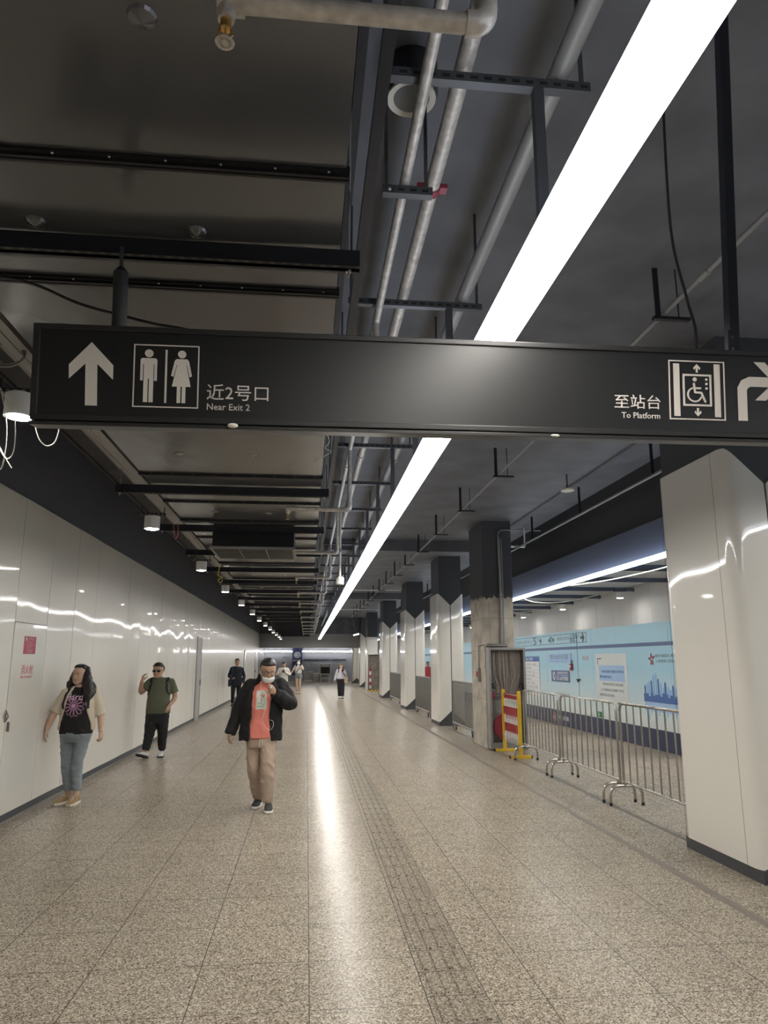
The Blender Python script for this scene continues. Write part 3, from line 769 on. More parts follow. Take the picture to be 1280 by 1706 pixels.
wire('loose_cable', 'thin cream wire ending in a hook below the nearest downlight', [(-1.80, 4.16, 3.1), (-1.78, 4.16, 2.924), (-1.731, 4.16, 2.832), (-1.692, 4.16, 2.773)], .003, 'cordwhite')
wire('loose_cable', 'thin cream wire looping beside the nearest downlight lens', [(-1.81, 4.10, 3.12), (-1.795, 4.10, 3.014), (-1.756, 4.10, 2.889), (-1.70, 4.10, 2.812), (-1.667, 4.10, 2.856), (-1.672, 4.10, 3.0), (-1.70, 4.09, 3.10), (-1.79, 4.09, 3.25)], .003, 'cordwhite')
wire('loose_cable', 'grey cable coil on the tray above the nearest downlight', [(-1.72+.10*math.cos(a*.9), 4.0, 3.38+.07*math.sin(a*.9)+.01*a/6) for a in range(20)], .006, 'galvdk')
wire('loose_cable', 'white wire tuft hanging at the duct corner under the sign', [(.10, 5.0, 3.33), (.13, 5.0, 3.25), (.10, 5, 3.20), (.14, 5, 3.17), (.03, 5, 3.10)], .003, 'cordwhite')
wire('loose_cable', 'pink cord dangling beside the second downlight', [(-1.55, 8.3, 3.26), (-1.53, 8.3, 3.10), (-1.51, 8.3, 3.06), (-1.49, 8.3, 3.12), (-1.5, 8.3, 3.24)], .004, 'pinkcord')
wire('loose_cable', 'yellow cord knot between the third and fourth downlights', [(-1.52, 12.6, 3.32), (-1.55, 12.6, 3.15), (-1.47, 12.6, 3.12), (-1.54, 12.6, 3.06), (-1.50, 12.6, 3.02), (-1.47, 12.6, 3.06)], .008, 'yelcord')
wire('loose_cable', 'black cable hanging beside the right sign post', [(1.60, 2.75, 4.3), (1.58, 2.75, 3.6), (1.62, 2.74, 3.25), (1.64, 2.73, 3.10), (1.62, 2.72, 2.95)], .006, 'rubber')
for i, (y, x) in enumerate(((14.9, 0), (15.6, .12), (9.2, 0))):
    wire('loose_cable', ['white wire drooping off the passage strip light by the pillar', 'second white wire looping to a passage downlight', 'white cable sagging along the passage strip light near the first column'][i],
         [[(4.95, 16.2, 3.10), (5.1, 15.9, 3.0), (5.5, 15.6, 2.97), (6.0, 15.4, 3.04), (6.70, 15.36, 3.21)], [(4.95, 18.5, 3.09), (5.3, 18.4, 2.93), (5.9, 18.6, 2.98), (6.5, 18.9, 3.05), (6.70, 19.0, 3.21)], [(4.95, 13.2, 3.10), (5.0, 11.5, 3.02), (5.0, 9.5, 2.99), (4.98, 8.2, 3.04), (4.95, 7, 3.1)]][i], .010, 'cordwhite')
t = thing('emergency_light', 'small bright lamp tilted under the slab by the far right columns', 'light', (3.05, 45.5, 3.28), (0, R(-14), 0))
MB().box(-.16, .16, -.05, .05, 0, .05, .006).build('lens', M['strip2'], t, 0)
MB().box(-.18, .18, -.06, .06, .051, .10).cyl((0, 0, .1), (0, 0, 1.36), .012, 8).build('housing', M['galvdk'], t, 0)
# ================================================================== HYDRANT CABINET IN THE LEFT WALL
t = thing('hydrant_cabinet', 'flush white fire hydrant cabinet door in the left wall with red lettering', 'cabinet', (WX, 8.83, 0))
MB().box(-.02, .0045, -.4965, .4905, .1, 2.118, .0015, 1).build('door', M['panel_col'], t, 0)
n_ = plate('notice', -.19, .165, 1.777, 1.975, (.0048, 0, 0), FACE_E, M['redprint'], t, label='crimson instruction notice')
o_ = (.0048+.003, 0, 0)
text('lettering', '使用方法', -.045, .085, 1.935, 1.962, o_, FACE_E, M['sticker'], n_)
plate('flame_symbol', -.155, -.12, 1.925, 1.962, o_, FACE_E, M['sticker'], n_, 0, .001)
for i, (s_, w_) in enumerate((('打开箱门', .16), ('拉出水带拿出水枪', .27), ('接好水带', .13), ('打开消火栓阀门', .25), ('水枪对准火源', .2), ('拉出消防软管', .22))):
    text('lettering', s_, -.09, -.09+w_*.8, 1.908-.022*i-.012, 1.908-.022*i, o_, FACE_E, M['sticker'], n_, res=1)
text('lettering', '消火栓', -.205, .155, 1.552, 1.655, (.0048, 0, 0), FACE_E, M['redtext'], t, label='red characters')
text('lettering', 'FIRE HYDRANT', -.205, .145, 1.508, 1.534, (.0048, 0, 0), FACE_E, M['redtext'], t, label='small red capitals')
MB().box(.0048, .03, -.455, -.435, .96, 1.06, .004).build('handle', M['steeldk'], t)
b = MB().box(.010, .024, -.545, -.525, 1.06, 1.19, .004)
b.tube([(.02, -.535, 1.18), (.045, -.535, 1.12), (.02, -.535, 1.07)], .008, 8)
b.build('latch', M['steeldk'], t)

# ================================================================== CROWD BARRIERS
def make_barrier(L, nb, label, loc, foot=True, caps=True):
    t = thing('crowd_barrier', label, 'barrier', loc)
    r = .0165; h = 1.185; zb = .27; rc = .11
    pts = [(0, 0, .20)]+elbow((0, 0, .3), (0, 0, h), (0, L, h), rc)+elbow((0, L/2, h), (0, L, h), (0, L, .3), rc)+[(0, L, .20)]
    MB().tube(pts, r, 12).build('frame', M['steel'], t, 40)
    MB().tube([(0, 0, zb), (0, L, zb)], r*.85, 10).build('bottom_rail', M['steel'], t, 40)
    for i in range(nb):
        y = L*(i+1)/(nb+1); MB().tube([(0, y, zb), (0, y, h)], .0098, 8).build('bar', M['steel'], t, 40)
    for y in ((.05, L-.05) if foot else ()):
        f = MB().tube([(-.20, y, .0)]+elbow((-.20, y, .1), (-.20, y, .225), (.0, y, .225), .12)+elbow((0, y, .225), (.20, y, .225), (.20, y, .1), .12)+[(.20, y, 0)], r, 12).tube([(0, y, .225), (0, y, zb+.01)], r*.9, 10).build('foot', M['steel'], t, 40, 'arched tubular foot')
        if caps:
            MB().cyl((-.20, y, 0), (-.20, y, .035), r*1.15, 12).build('cap', M['rubber'], f, 40)
            MB().cyl((.20, y, 0), (.20, y, .035), r*1.15, 12).build('cap', M['rubber'], f, 40)
    return t
make_barrier(1.93, 9, 'stainless crowd barrier cut off by the white column at the right edge', (3.86, 6.93, 0))
make_barrier(2.02, 9, 'stainless crowd barrier in the middle of the three by the hoarding', (3.86, 8.97, 0))
make_barrier(1.80, 10, 'stainless crowd barrier next to the yellow folding gate', (3.86, 11.12, 0))
def gate(y0, L, nb, label):
    t = thing('railing', label, 'railing', (3.78, y0, 0))
    b = MB().tube(elbow((0, 0, 0), (0, 0, 1.19), (0, L, 1.19), .05)[:-1]+elbow((0, 0, 1.19), (0, L, 1.19), (0, L, 0), .05)[1:], .022, 10)
    b.build('frame', M['steeldk'], t, 40)
    MB().tube([(0, 0, .16), (0, L, .16)], .022, 10).build('bottom_rail', M['steeldk'], t, 40)
    for i in range(nb):
        y = L*(i+1)/(nb+1); MB().tube([(0, y, .16), (0, y, 1.19)], .013, 6).build('bar', M['steeldk'], t, 40)
    for y in (.35, L-.35):
        f = MB().box(-.03, .03, y-.03, y+.03, .075, .15).build('caster_bracket', M['steeldk'], t, 0)
        MB().cyl((-.014, y, .036), (.014, y, .036), .036, 14).build('wheel', M['rubber'], f, 40)
gate(16.35, 2.55, 17, 'grey barred railing between the concrete pillar and the next white column')
gate(22.45, 2.9, 19, 'grey barred railing between the second and third white columns')
gate(29.5, 3.7, 22, 'grey barred railing beyond the third white column')

# ================================================================== YELLOW FOLDING GATE
t = thing('folding_gate', 'yellow posted folding gate with red and white lattice before the hose cabinet', 'gate', (3.83, 13.1, 0))
L = 1.06
for y, s_ in ((0, -1), (L, 1)):
    p = MB().box(-.033, .033, y-.02, y+.02, .05, 1.16, .004).build('post', M['yellow'], t, 0)
    MB().box(-.19, .19, y-.03, y+.03, 0, .05, .006).build('foot', M['yellow'], t, 0)
    for q_ in (-.205, .1905): MB().box(q_, q_+.0145, y-.032, y+.032, .0, .052).build('foot_cap', M['rubber'], t, 0)
b = MB(); k = .215; pv = [.34, .64, .94]; d = .105
def slat(x, ya, sg_, m0):
    zs = [.20+.05*i for i in range(19)]
    for za, zb_ in zip(zs, zs[1:]):
        y_a, y_b = ya+sg_*k*(za-.2), ya+sg_*k*(zb_-.2)
        if min(y_a, y_b) < .02 or max(y_a, y_b) > L-.02: continue
        zc = (za+zb_)/2; b.mi = 0 if min(abs(zc-q) for q in (.47, .77, 1.05)) < .075 else 1
        hw = .030 if b.mi == 0 else .012; pp = [V((x, y_a-hw, za)), V((x, y_a+hw, za)), V((x, y_b+hw, zb_)), V((x, y_b-hw, zb_))]
        v1 = [b.bm.verts.new(q) for q in pp]; v2 = [b.bm.verts.new(q+V((.004, 0, 0))) for q in pp]
        b.face(v1); b.face(v2[::-1])
        for i in range(4): b.face([v1[i], v2[i], v2[(i+1) % 4], v1[(i+1) % 4]])
for i in range(-3, 12):
    slat(-.008, -.05+d*i, 1, i); slat(.004, .10+d*i, -1, i)
b.build('lattice', [M['red'], M['white']], t, 0, 'red and white banded lattice')
b = MB()
for z in (.30, 1.08): b.cyl((-.02, .02, z), (-.02, L-.02, z), .006, 8)
b.build('slide_rail', M['galv'], t, 0)
# the strut across

# ================================================================== HOSE CABINET, HOSE, REEL ON THE PILLAR
t = thing('hose_cabinet', 'open steel hose cabinet stripped of its door on the concrete pillar', 'cabinet', (3.96, 14.51, 0))
b = MB().box(-.37, .37, -.02, -.005, .02, 1.96).box(-.37, -.355, -.24, -.02, .02, 1.96).box(.355, .37, -.24, -.02, .02, 1.96).box(-.355, .355, -.24, -.02, 1.94, 1.96).box(-.355, .355, -.24, -.02, .02, .14)
b.box(-.37, -.33, -.25, -.24, .14, 1.955).box(.33, .37, -.25, -.24, .14, 1.955).box(-.33, .33, -.25, -.24, 1.915, 1.96)
b.build('box', M['galvdk'], t, 0)
MB().box(-.354, .354, -.10, -.021, 1.0, 1.02).build('shelf', M['steeldk'], t, 0)
MB().cyl((-.33, -.072, 1.86), (.33, -.072, 1.86), .015, 10).build('hose_rail', M['steeldk'], t, 40)
b = MB()
for s_ in (-1, 1): b.lathe([(.03, 0), (.045, 0), (.045, .05), (.035, .055), (.035, .10), (.02, .11)], (s_*.29, -.16, 1.16), 14)
b.build('hydrant_coupling', M['black'], t, 40)
MB().lathe([(.02, 0), (.06, 0), (.07, .03), (.05, .12), (.02, .14)], (-.30, -.13, .98), 14).build('valve', M['dkred'], t, 40)
rnd = random.Random(5); b = MB()
for i in range(22):
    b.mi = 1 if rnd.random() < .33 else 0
    x = -.27+.0255*i+rnd.uniform(-.006, .006); yy = -.125-rnd.uniform(.0, .06); xb = -.02+(x+.02)*(.55+.12*rnd.random()); 
    b.tube(smooth_path([(x, yy+.012, 1.905), (x-.003, yy-.0, 1.86), (x+rnd.uniform(-.01, .01), yy-.01, 1.6), (x*.97+rnd.uniform(-.01, .01), yy-.008, 1.40), (xb, yy, 1.22), (xb+rnd.uniform(-.01, .01), yy+.01, 1.08)], 4), [(.0092, .006)]*21, 8)
hz = b.build('fire_hose', [M['hose'], M['hosedk']], smooth=40, loc=(3.96, 14.51, 0)); tag(hz, 'grey brown canvas fire hose folded in hanging strands inside the cabinet', 'hose')
t = thing('hose_reel', 'round red hose reel low in the open cabinet', 'hose reel', (3.94, 14.36, .44))
MB().tube([(0, -.05, 0), (0, -.035, 0)], .262, 36).tube([(0, .03, 0), (0, .045, 0)], .262, 36).build('disc', M['red'], t, 40, 'red painted disc')
MB().tube([(0, -.058, 0), (0, -.03, 0)], [.272, .272], 36).build('rim', M['dkred'], t, 40)
MB().tube([(0, -.03, 0), (0, .03, 0)], .18, 24).build('hose_coil', M['rubber'], t, 40)
MB().tube([(0, -.075, 0), (0, .08, 0)], .04, 16).build('hub', M['galvdk'], t, 40)
# pipes and call point on the pillar
t = thing('riser_pipe', 'grey riser pipe up the front of the concrete pillar', 'pipe', (3.93, 14.49, 0))
MB().tube([(0, 0, 1.99), (0, 0, 4.2)], .026, 12).tube([(.05, 0, 1.99), (.05, 0, 4.2)], .012, 8).build('pipe_run', M['galvdk'], t, 40)
MB().tube(elbow((-.02, -.005, 3.6), (-.02, -.005, 4.38), (.9, -.005, 4.38), .12), .014, 10).build('conduit_arch', M['galvdk'], t, 40)
MB().tube([(-.33, -.03, 2.0), (.10, -.03, 2.0)], .02, 10).tube([(-.31, -.03, 2.03), (.1, -.03, 2.03)], .015, 10).build('header_pipe', M['steeldk'], t, 40)
MB().tube([(.0, 0, 2.2), (0, 0, 2.26)], .034, 12).tube([(0, 0, 3.0), (0, 0, 3.05)], .034, 12).build('clamp', M['galvdk'], t, 40)
t = thing('alarm_call_point', 'small grey alarm box with red button on the side of the concrete pillar', 'alarm', (3.55, 15.0, 1.42))
MB().box(-.03, .028, -.09, .09, -.14, .14, .006).build('box', M['galvdk'], t)
MB().box(-.046, -.0305, -.055, .055, -.045, .065, .004).build('button_plate', M['red'], t)
MB().tube(elbow((.0, -.05, .14), (.0, -.05, .60), (.0, -.46, .60), .07), .013, 8).build('conduit', M['galvdk'], t, 40)

# ================================================================== HOARDING
HX = 6.85
H = thing('hoarding', 'pale blue printed construction hoarding along the side passage', 'hoarding', (HX, 0, 0))
seams = [-2, .8, 3.3, 5.8, 8.3, 10.8, 13.3, 15.72, 17.08]
after = [20.45, 22.95, 25.4, 27.9, 30.4, 32.9, 35.4, 37.9, 40.4, 42.9, 45.4, 48]
for ya, yb in list(zip(seams, seams[1:]))+[(17.08, 18.045)]+[(18.075, 20.45)]+list(zip(after, after[1:])):
    o = MB().box(0, .05, ya+.003, yb-.003, .0, 2.45 if yb < 17.5 else 2.46).build('hoarding_panel', M['hoard'], H, 0)
MB().box(.03, .06, 18.03, 18.09, 0, 2.45).build('door_gap', M['black'], H, 0, 'dark gap beside the access door')
o0 = (0, 0, 0)
def hp(n, ya, yb, z0, z1, m, d=.004, lab=None, parent=H, d0=.0): return plate(n, -yb, -ya, z0, z1, o0, FACE_W, M[m], parent, d0, d, lab)
for ya, yb in ((-2, 18.045), (18.075, 48)):
    hp('stripe', ya, yb, 1.99, 2.065, 'bluestripe', lab='dark blue stripe'); hp('base_band', ya, yb, .0, .39, 'navyband', lab='navy band along the floor')
def ht(s_, ya, yb, z0, z1, m, org=o0, parent=H, **k): return text('lettering', s_, -ya, -yb, z0, z1, org, FACE_W, M[m], parent, **k)
# way-finding band
shape('direction_frame', frame_poly(None, -23.6, -17.40, 2.15, 2.40, .012), o0, FACE_W, M['ink'], H, 0, .004, 'thin line frame of the direction band')
ht('国家会展中心', 23.4, 21.75, 2.22, 2.33, 'inkgrey'); ht('5', 21.66, 21.36, 2.17, 2.38, 'ink'); ht('号口', 21.32, 21.08, 2.27, 2.36, 'inkgrey')
def arrow_r(u, z, s_): return [(u-s_, z-.025*s_/.12), (u-.02, z-.025*s_/.12), (u-.06, z-.09*s_/.12), (u-.01, z-.09*s_/.12), (u+s_*.55, z), (u-.01, z+.09*s_/.12), (u-.06, z+.09*s_/.12), (u-.02, z+.025*s_/.12), (u-s_, z+.025*s_/.12)]
shape('arrow', [arrow_r(-20.95, 2.27, .12), arrow_r(-17.62, 2.27, .16)], o0, FACE_W, M['ink'], H, 0, .004)
shape('arrow', [[(-x, z) for x, z in arrow_r(20.2, 2.27, .09)], arrow_r(-19.82, 2.27, .09)], o0, FACE_W, M['ink'], H, 0, .004)
shape('train_symbol', [arcband(-20.02, 2.28, .05, .085, R(-40), R(220)), [(-20.1, 2.19), (-20.07, 2.19), (-20.03, 2.23), (-20.06, 2.23)], [(-19.97, 2.19), (-19.94, 2.19), (-19.98, 2.23), (-20.01, 2.23)]], o0, FACE_W, M['ink'], H, 0, .004)
ht('国展南路 盈港东路', 19.55, 18.58, 2.24, 2.34, 'inkgrey'); ht('689', 18.53, 18.0, 2.17, 2.38, 'ink'); ht('号口', 17.96, 17.72, 2.27, 2.36, 'inkgrey')
# hydrant lettering, info block, slogan, skyline
ht('消火栓', 17.74, 17.32, 1.715, 1.825, 'redtext')
ib = hp('info_panel', 15.20, 16.90, .80, 1.86, 'greypaper', .003, 'pale grey printed text panel')
hp('text_band', 15.33, 16.72, 1.25, 1.60, 'paleblue', .005, 'blue text band', ib)
shape('corner_mark', [[(-16.78, 1.76), (-16.55, 1.76), (-16.55, 1.74), (-16.755, 1.74), (-16.755, 1.62), (-16.78, 1.62)]], o0, FACE_W, M['ink'], ib, 0, .005)
ht('温馨提示', 16.70, 16.25, 1.675, 1.75, 'ink', parent=ib)
for s_, ya, yb, z in (('因车站改造施工给您出行带来不便', 16.55, 15.38, 1.43), ('敬请谅解并配合', 16.68, 16.0, 1.31)): ht(s_, ya, yb, z, z+.062, 'signblue', parent=ib, th=.007, res=1)
for s_, ya, yb, z in (('请按照现场指示标志通行', 16.55, 15.39, 1.15), ('上下楼梯请注意脚下安全', 16.69, 15.41, 1.02), ('感谢您的支持与配合', 16.74, 15.92, .905)): ht(s_, ya, yb, z, z+.062, 'inkgrey', parent=ib, th=.005, res=1)
lg = [(14.03+.0, 1.73)]
def petal(a, l, w): 
    c, s_ = math.cos(a), math.sin(a)
    return [(-14.03+u*c-v*s_, 1.735+u*s_+v*c) for u, v in ((.02, 0), (.05, w*.6), (l*.65, w), (l, w*.2), (l*.7, -w*.5), (.05, -w*.5))]
shape('logo', [petal(R(a), l, .035) for a, l in ((95, .13), (20, .15), (170, .15), (245, .14), (295, .14))], o0, FACE_W, M['dkred'], H, 0, .004, 'dark red propeller shaped logo')
shape('logo', [petal(R(a), .085, .022) for a in (60, 130, 270, 330, 210)], o0, FACE_W, M['inkgrey'], H, 0, .0045, 'grey blades of the logo')
ht('服务中国国际进口博览会', 13.87, 13.02, 1.765, 1.83, 'ink'); ht('上海地铁与您同行', 13.88, 13.02, 1.665, 1.73, 'ink')
rnd = random.Random(3); sk = []; sk2 = [[(-14.47, .90), (-13.0, .90), (-13.0, .985), (-14.47, .985)]]
for i, (x, w, h) in enumerate(((14.40, .06, 1.22), (14.30, .05, 1.26), (14.22, .07, 1.30), (14.12, .06, 1.32), (14.02, .075, 1.43), (13.915, .05, 1.46), (13.83, .06, 1.36), (13.73, .075, 1.28), (13.62, .05, 1.20), (13.55, .07, 1.30), (13.45, .06, 1.22), (13.36, .09, 1.17), (13.25, .07, 1.25), (13.12, .08, 1.2))):
    p = [(-x-w/2, .95), (-x+w/2, .95), (-x+w/2, h-.03), (-x+w*.2, h), (-x-w*.2, h), (-x-w/2, h-.04)]
    w *= 1.0; (sk if i % 3 else sk2).append(p)
for i in range(14):
    x = 14.42-.1*i; w = rnd.uniform(.09, .14); h = rnd.uniform(1.0, 1.10); sk2.append([(-x-w/2, .90), (-x+w/2, .90), (-x+w/2, h), (-x-w/2, h)])
shape('skyline_print', sk, o0, FACE_W, M['skyblue'], H, 0, .003, 'light blue tower skyline'); shape('skyline_print', sk2, o0, FACE_W, M['signblue'], H, 0, .0035, 'deep blue tower skyline')
shape('skyline_reflection', [[(-14.45, .72), (-13.0, .72), (-13.0, .90), (-14.45, .90)]]+[[(-x-.025, .55+.1*(i % 3)), (-x+.025, .55+.1*(i % 3)), (-x+.025, .9), (-x-.025, .9)] for i, x in enumerate([14.3-.11*j for j in range(12)])], o0, FACE_W, M['paleblue'], H, 0, .003, 'pale blue mirrored skyline')
# things fixed to the hoarding
def board(name, label, cat, ya, yb, z0, z1, m, th=.012):
    t = thing(name, label, cat, (HX-.006, (ya+yb)/2, z0)); w = abs(yb-ya)
    plate('board', -w/2, w/2, 0, z1-z0, (0, 0, 0), FACE_W, M[m], t, 0, th); return t, w, z1-z0, th
t, w, h, th = board('notice_board', 'white construction notice board with blue header on the hoarding', 'notice board', 21.15, 22.60, .62, 1.83, 'paper')
plate('header', -w/2, w/2, h-.15, h, (-th, 0, 0), FACE_W, M['signblue'], t, 0, .003, label='blue header strip')
text('lettering', '施工铭牌', -w/2+.18, .15, h-.125, h-.03, (-th-.003, 0, 0), FACE_W, M['white'], t, label='white header characters')
for i, s_ in enumerate(('工程名称：车站改造', '建设单位：', '设计单位：上海', '施工单位：隧道', '监理单位：', '工期  四月至', '开工日期 完工日期', '文明施工负责人', '电 话')):
    text('lettering', s_, -w/2+.12, -w/2+.12+min(1.2, .125*len(s_)), h-.265-.11*i, h-.20-.11*i, (-th, 0, 0), FACE_W, M['inkgrey'], t, res=1)
    plate('ruled_line', -w/2+.08, w/2-.05, h-.283-.11*i, h-.278-.11*i, (-th, 0, 0), FACE_W, M['inkgrey'], t, 0, .001)
t, w, h, th = board('completion_notice', 'light blue completion date notice above the phone sign', 'notice', 18.50, 20.34, 1.65, 1.90, 'paleblue')
text('lettering', '预计2026年10月完成', -w/2+.22, w/2-.20, .085, .225, (-th, 0, 0), FACE_W, M['bluestripe'], t, label='large blue characters')
text('lettering', 'Estimated completion October 2026', -w/2+.22, w/2-.28, .025, .058, (-th, 0, 0), FACE_W, M['bluestripe'], t, res=1, label='small blue words')
t, w, h, th = board('phone_sign', 'dark blue hotline sign with a white handset and phone number', 'sign', 18.68, 20.08, 1.15, 1.445, 'bluestripe')
oo = (-th, 0, 0)
shape('handset_symbol', [arcband(-w/2+.22, .148, .098, .115, 0, 2*PI, 40), arcband(-w/2+.25, .148, .045, .085, R(110), R(250)), circ(-w/2+.235, .215, .026, 12), circ(-w/2+.235, .083, .026, 12)], oo, FACE_W, M['white'], t, 0, .002)
text('lettering', '上海地铁服务监督电话', -w/2+.42, w/2-.09, .205, .265, oo, FACE_W, M['white'], t)
plate('rule', -w/2+.40, w/2-.08, .165, .182, oo, FACE_W, M['paleblue'], t, 0, .002)
text('lettering', '021-64370000', -w/2+.42, w/2-.09, .035, .145, oo, FACE_W, M['white'], t, label='large white phone number')
t = thing('alarm_lamp', 'small red and white alarm lamp by the hoarding door', 'alarm', (HX-.008, 18.46, 1.46))
MB().box(-.05, 0, -.07, .07, 0, .17, .006).build('box', M['dkred'], t); MB().sphere((-.055, 0, .10), (.02, .035, .035), 14, 8).build('lens', M['white'], t, 40)
MB().box(-.03, 0, -.02, .02, .171, .26).build('bracket', M['steeldk'], t, 0)
t = thing('door_latch', 'black hasp latch across the hoarding door gap', 'latch', (HX-.008, 18.02, 1.235))
MB().box(-.03, 0, -.11, .11, -.018, .018, .004).build('bar', M['black'], t); MB().sphere((-.03, 0, -.03), (.02, .03, .035), 10, 6).build('padlock', M['black'], t, 40)
t, w, h, th = board('no_smoking_sign', 'navy no smoking sign with red ring low on the hoarding', 'sign', 18.75, 20.15, .05, .345, 'navyband', .008)
oo = (-th, 0, 0)
shape('disc', [circ(-w/2+.16, .145, .13, 32)], oo, FACE_W, M['white'], t, 0, .002); shape('ring', [arcband(-w/2+.16, .145, .085, .12, 0, 2*PI, 32), [(-w/2+.07, .21), (-w/2+.09, .235), (-w/2+.25, .08), (-w/2+.23, .055)]], (-th-.002, 0, 0), FACE_W, M['red'], t, 0, .002, 'red prohibition ring')
text('lettering', '禁止吸烟', -w/2+.45, w/2-.15, .10, .215, oo, FACE_W, M['white'], t)
t, w, h, th = board('exit_sign', 'small green running man exit sign on the hoarding base', 'sign', 16.68, 16.96, .415, .54, 'green', .02)
oo = (-th, 0, 0)
shape('running_man_symbol', [circ(.0, .10, .012, 12)]+stroke([(0, .085), (-.015, .055), (.01, .035), (-.005, .012)], .014)+stroke([(-.015, .055), (-.04, .03)], .012)+stroke([(0, .082), (.03, .065)], .01), oo, FACE_W, M['white'], t, 0, .002)
ht('施工期间请绕道', 19.92, 18.75, .80, .85, 'inkgrey')

# ================================================================== FAR END
t = thing('banner', 'tall navy banner with a pale round emblem on the end wall', 'banner', (-.80, 62.98, .48))
plate('cloth', -.42, .42, 0, 2.45, (0, 0, 0), FACE_S, M['banner'], t, 0, .03)
shape('emblem', [arcband(0, 1.71, .20, .26, 0, 2*PI, 32), arcband(0, 1.71, .08, .15, R(30), R(330), 24), [(-.2, 1.68), (.2, 1.68), (.2, 1.72), (-.2, 1.72)]], (0, -.03, 0), FACE_S, M['greypaper'], t, 0, .004, 'pale round emblem')
text('lettering', '安全检查', -.37, .30, 1.20, 1.32, (0, -.03, 0), FACE_S, M['white'], t)
t = thing('wall_lettering', 'row of dark blue characters on the slate end wall', 'lettering', (1.55, 62.99, 1.69))
me = text('characters', '欢迎来到国家会展中心 请配合安检', -1.82, 1.82, 0, .19, (0, 0, 0), FACE_S, M['navyband'], t, th=.02)
t = thing('wall_lettering', 'short dark blue word on the end wall left of the banner', 'lettering', (-1.75, 62.99, 1.95)); text('characters', '出口', -.22, .22, 0, .13, (0, 0, 0), FACE_S, M['navyband'], t, th=.02)
t = thing('xray_scanner', 'pale baggage scanner with dark tunnel mouth and white roller table by the end wall', 'scanner', (1.55, 61.6, 0))
b = MB().box(-.52, -.36, -.4, .9, .1, 1.45, .02).box(.36, .52, -.4, .9, .1, 1.5, .02).box(-.36, .36, -.4, .9, 1.2, 1.48, .02).box(-.36, .36, -.4, .9, .1, .60)
b.build('body', mat('scanner_shell', (.42, .43, .44), .5), t, 30)
MB().box(-.355, .355, -.30, -.28, .62, 1.19).build('lead_curtain', M['black'], t, 0)
MB().box(-.40, .36, -1.1, -.42, .60, .66, .01).build('roller_table', M['white'], t, 0)
for x, y in ((-.36, -1.05), (.32, -1.05), (-.36, -.5), (.32, -.5)): MB().box(x-.03, x+.03, y-.03, y+.03, 0, .598).build('leg', M['white'], t, 0)
MB().box(-.36, .32, -1.06, -1.03, .28, .33).build('stretcher', M['white'], t, 0)
MB().box(-.48, .30, -.41, -.402, 1.34, 1.40).build('control_strip', M['white'], t, 0)
t = thing('storage_box', 'plain white box left of the baggage scanner', 'box', (.79, 61.4, 0)); MB().box(-.22, .22, -.3, .3, 0, .66, .01).build('body', mat('off_white_box', (.5, .51, .5), .5), t); MB().box(-.23, .23, -.31, .31, .661, .69, .006).build('lid', M['paper'], t)
t = thing('queue_fence', 'pale slatted queue fence before the end wall banner side', 'barrier', (-.22, 61.8, 0))
MB().tube(elbow((0, 0, 0), (0, 0, .82), (.85, 0, .82), .06)[:-1]+elbow((0, 0, .82), (.85, 0, .82), (.85, 0, 0), .06)[1:], .02, 8).build('frame', M['steel'], t, 40)
for i in range(9): MB().box(.06+i*.083, .10+i*.083, -.008, .008, .1, .80).build('slat', M['cream'], t, 0)
MB().box(.02, .83, -.012, .012, .08, .11).build('bottom_rail', M['steel'], t, 0)
def plant(loc, h, wd, label, seed):
    t = thing('potted_plant', label, 'plant', loc); rnd = random.Random(seed)
    MB().lathe([(.02, 0), (.12, 0), (.16, .26), (.14, .26), (.13, .22), (.01, .22)], (0, 0, 0), 16).build('pot', mat('grey_pot', (.25, .25, .26), .6), t, 40)
    b = MB()
    for i in range(70):
        a = rnd.uniform(0, 2*PI); r = wd*math.sqrt(rnd.random()); z = .25+(h-.25)*rnd.random(); l = rnd.uniform(.12, .24); dr = V((math.cos(a), math.sin(a), rnd.uniform(-.2, .8))).normalized()
        c = V((r*math.cos(a)*.6, r*math.sin(a)*.6, z)); s_ = dr.cross(V((0, 0, 1))).normalized()*.035
        v = [b.bm.verts.new(c), b.bm.verts.new(c+dr*l*.5+s_), b.bm.verts.new(c+dr*l+V((0, 0, -.03))), b.bm.verts.new(c+dr*l*.5-s_)]; b.face(v)
    b.build('foliage', M['leaf'], t, 0); MB().cyl((0, 0, .2), (0, 0, h*.8), .012, 8).build('stem', M['wood'], t, 0)
plant((.58, 62.45, 0), 1.65, .24, 'leafy plant behind the white box by the scanner', 1)
plant((2.66, 62.3, 0), 1.75, .26, 'tall leafy plant right of the baggage scanner', 2)
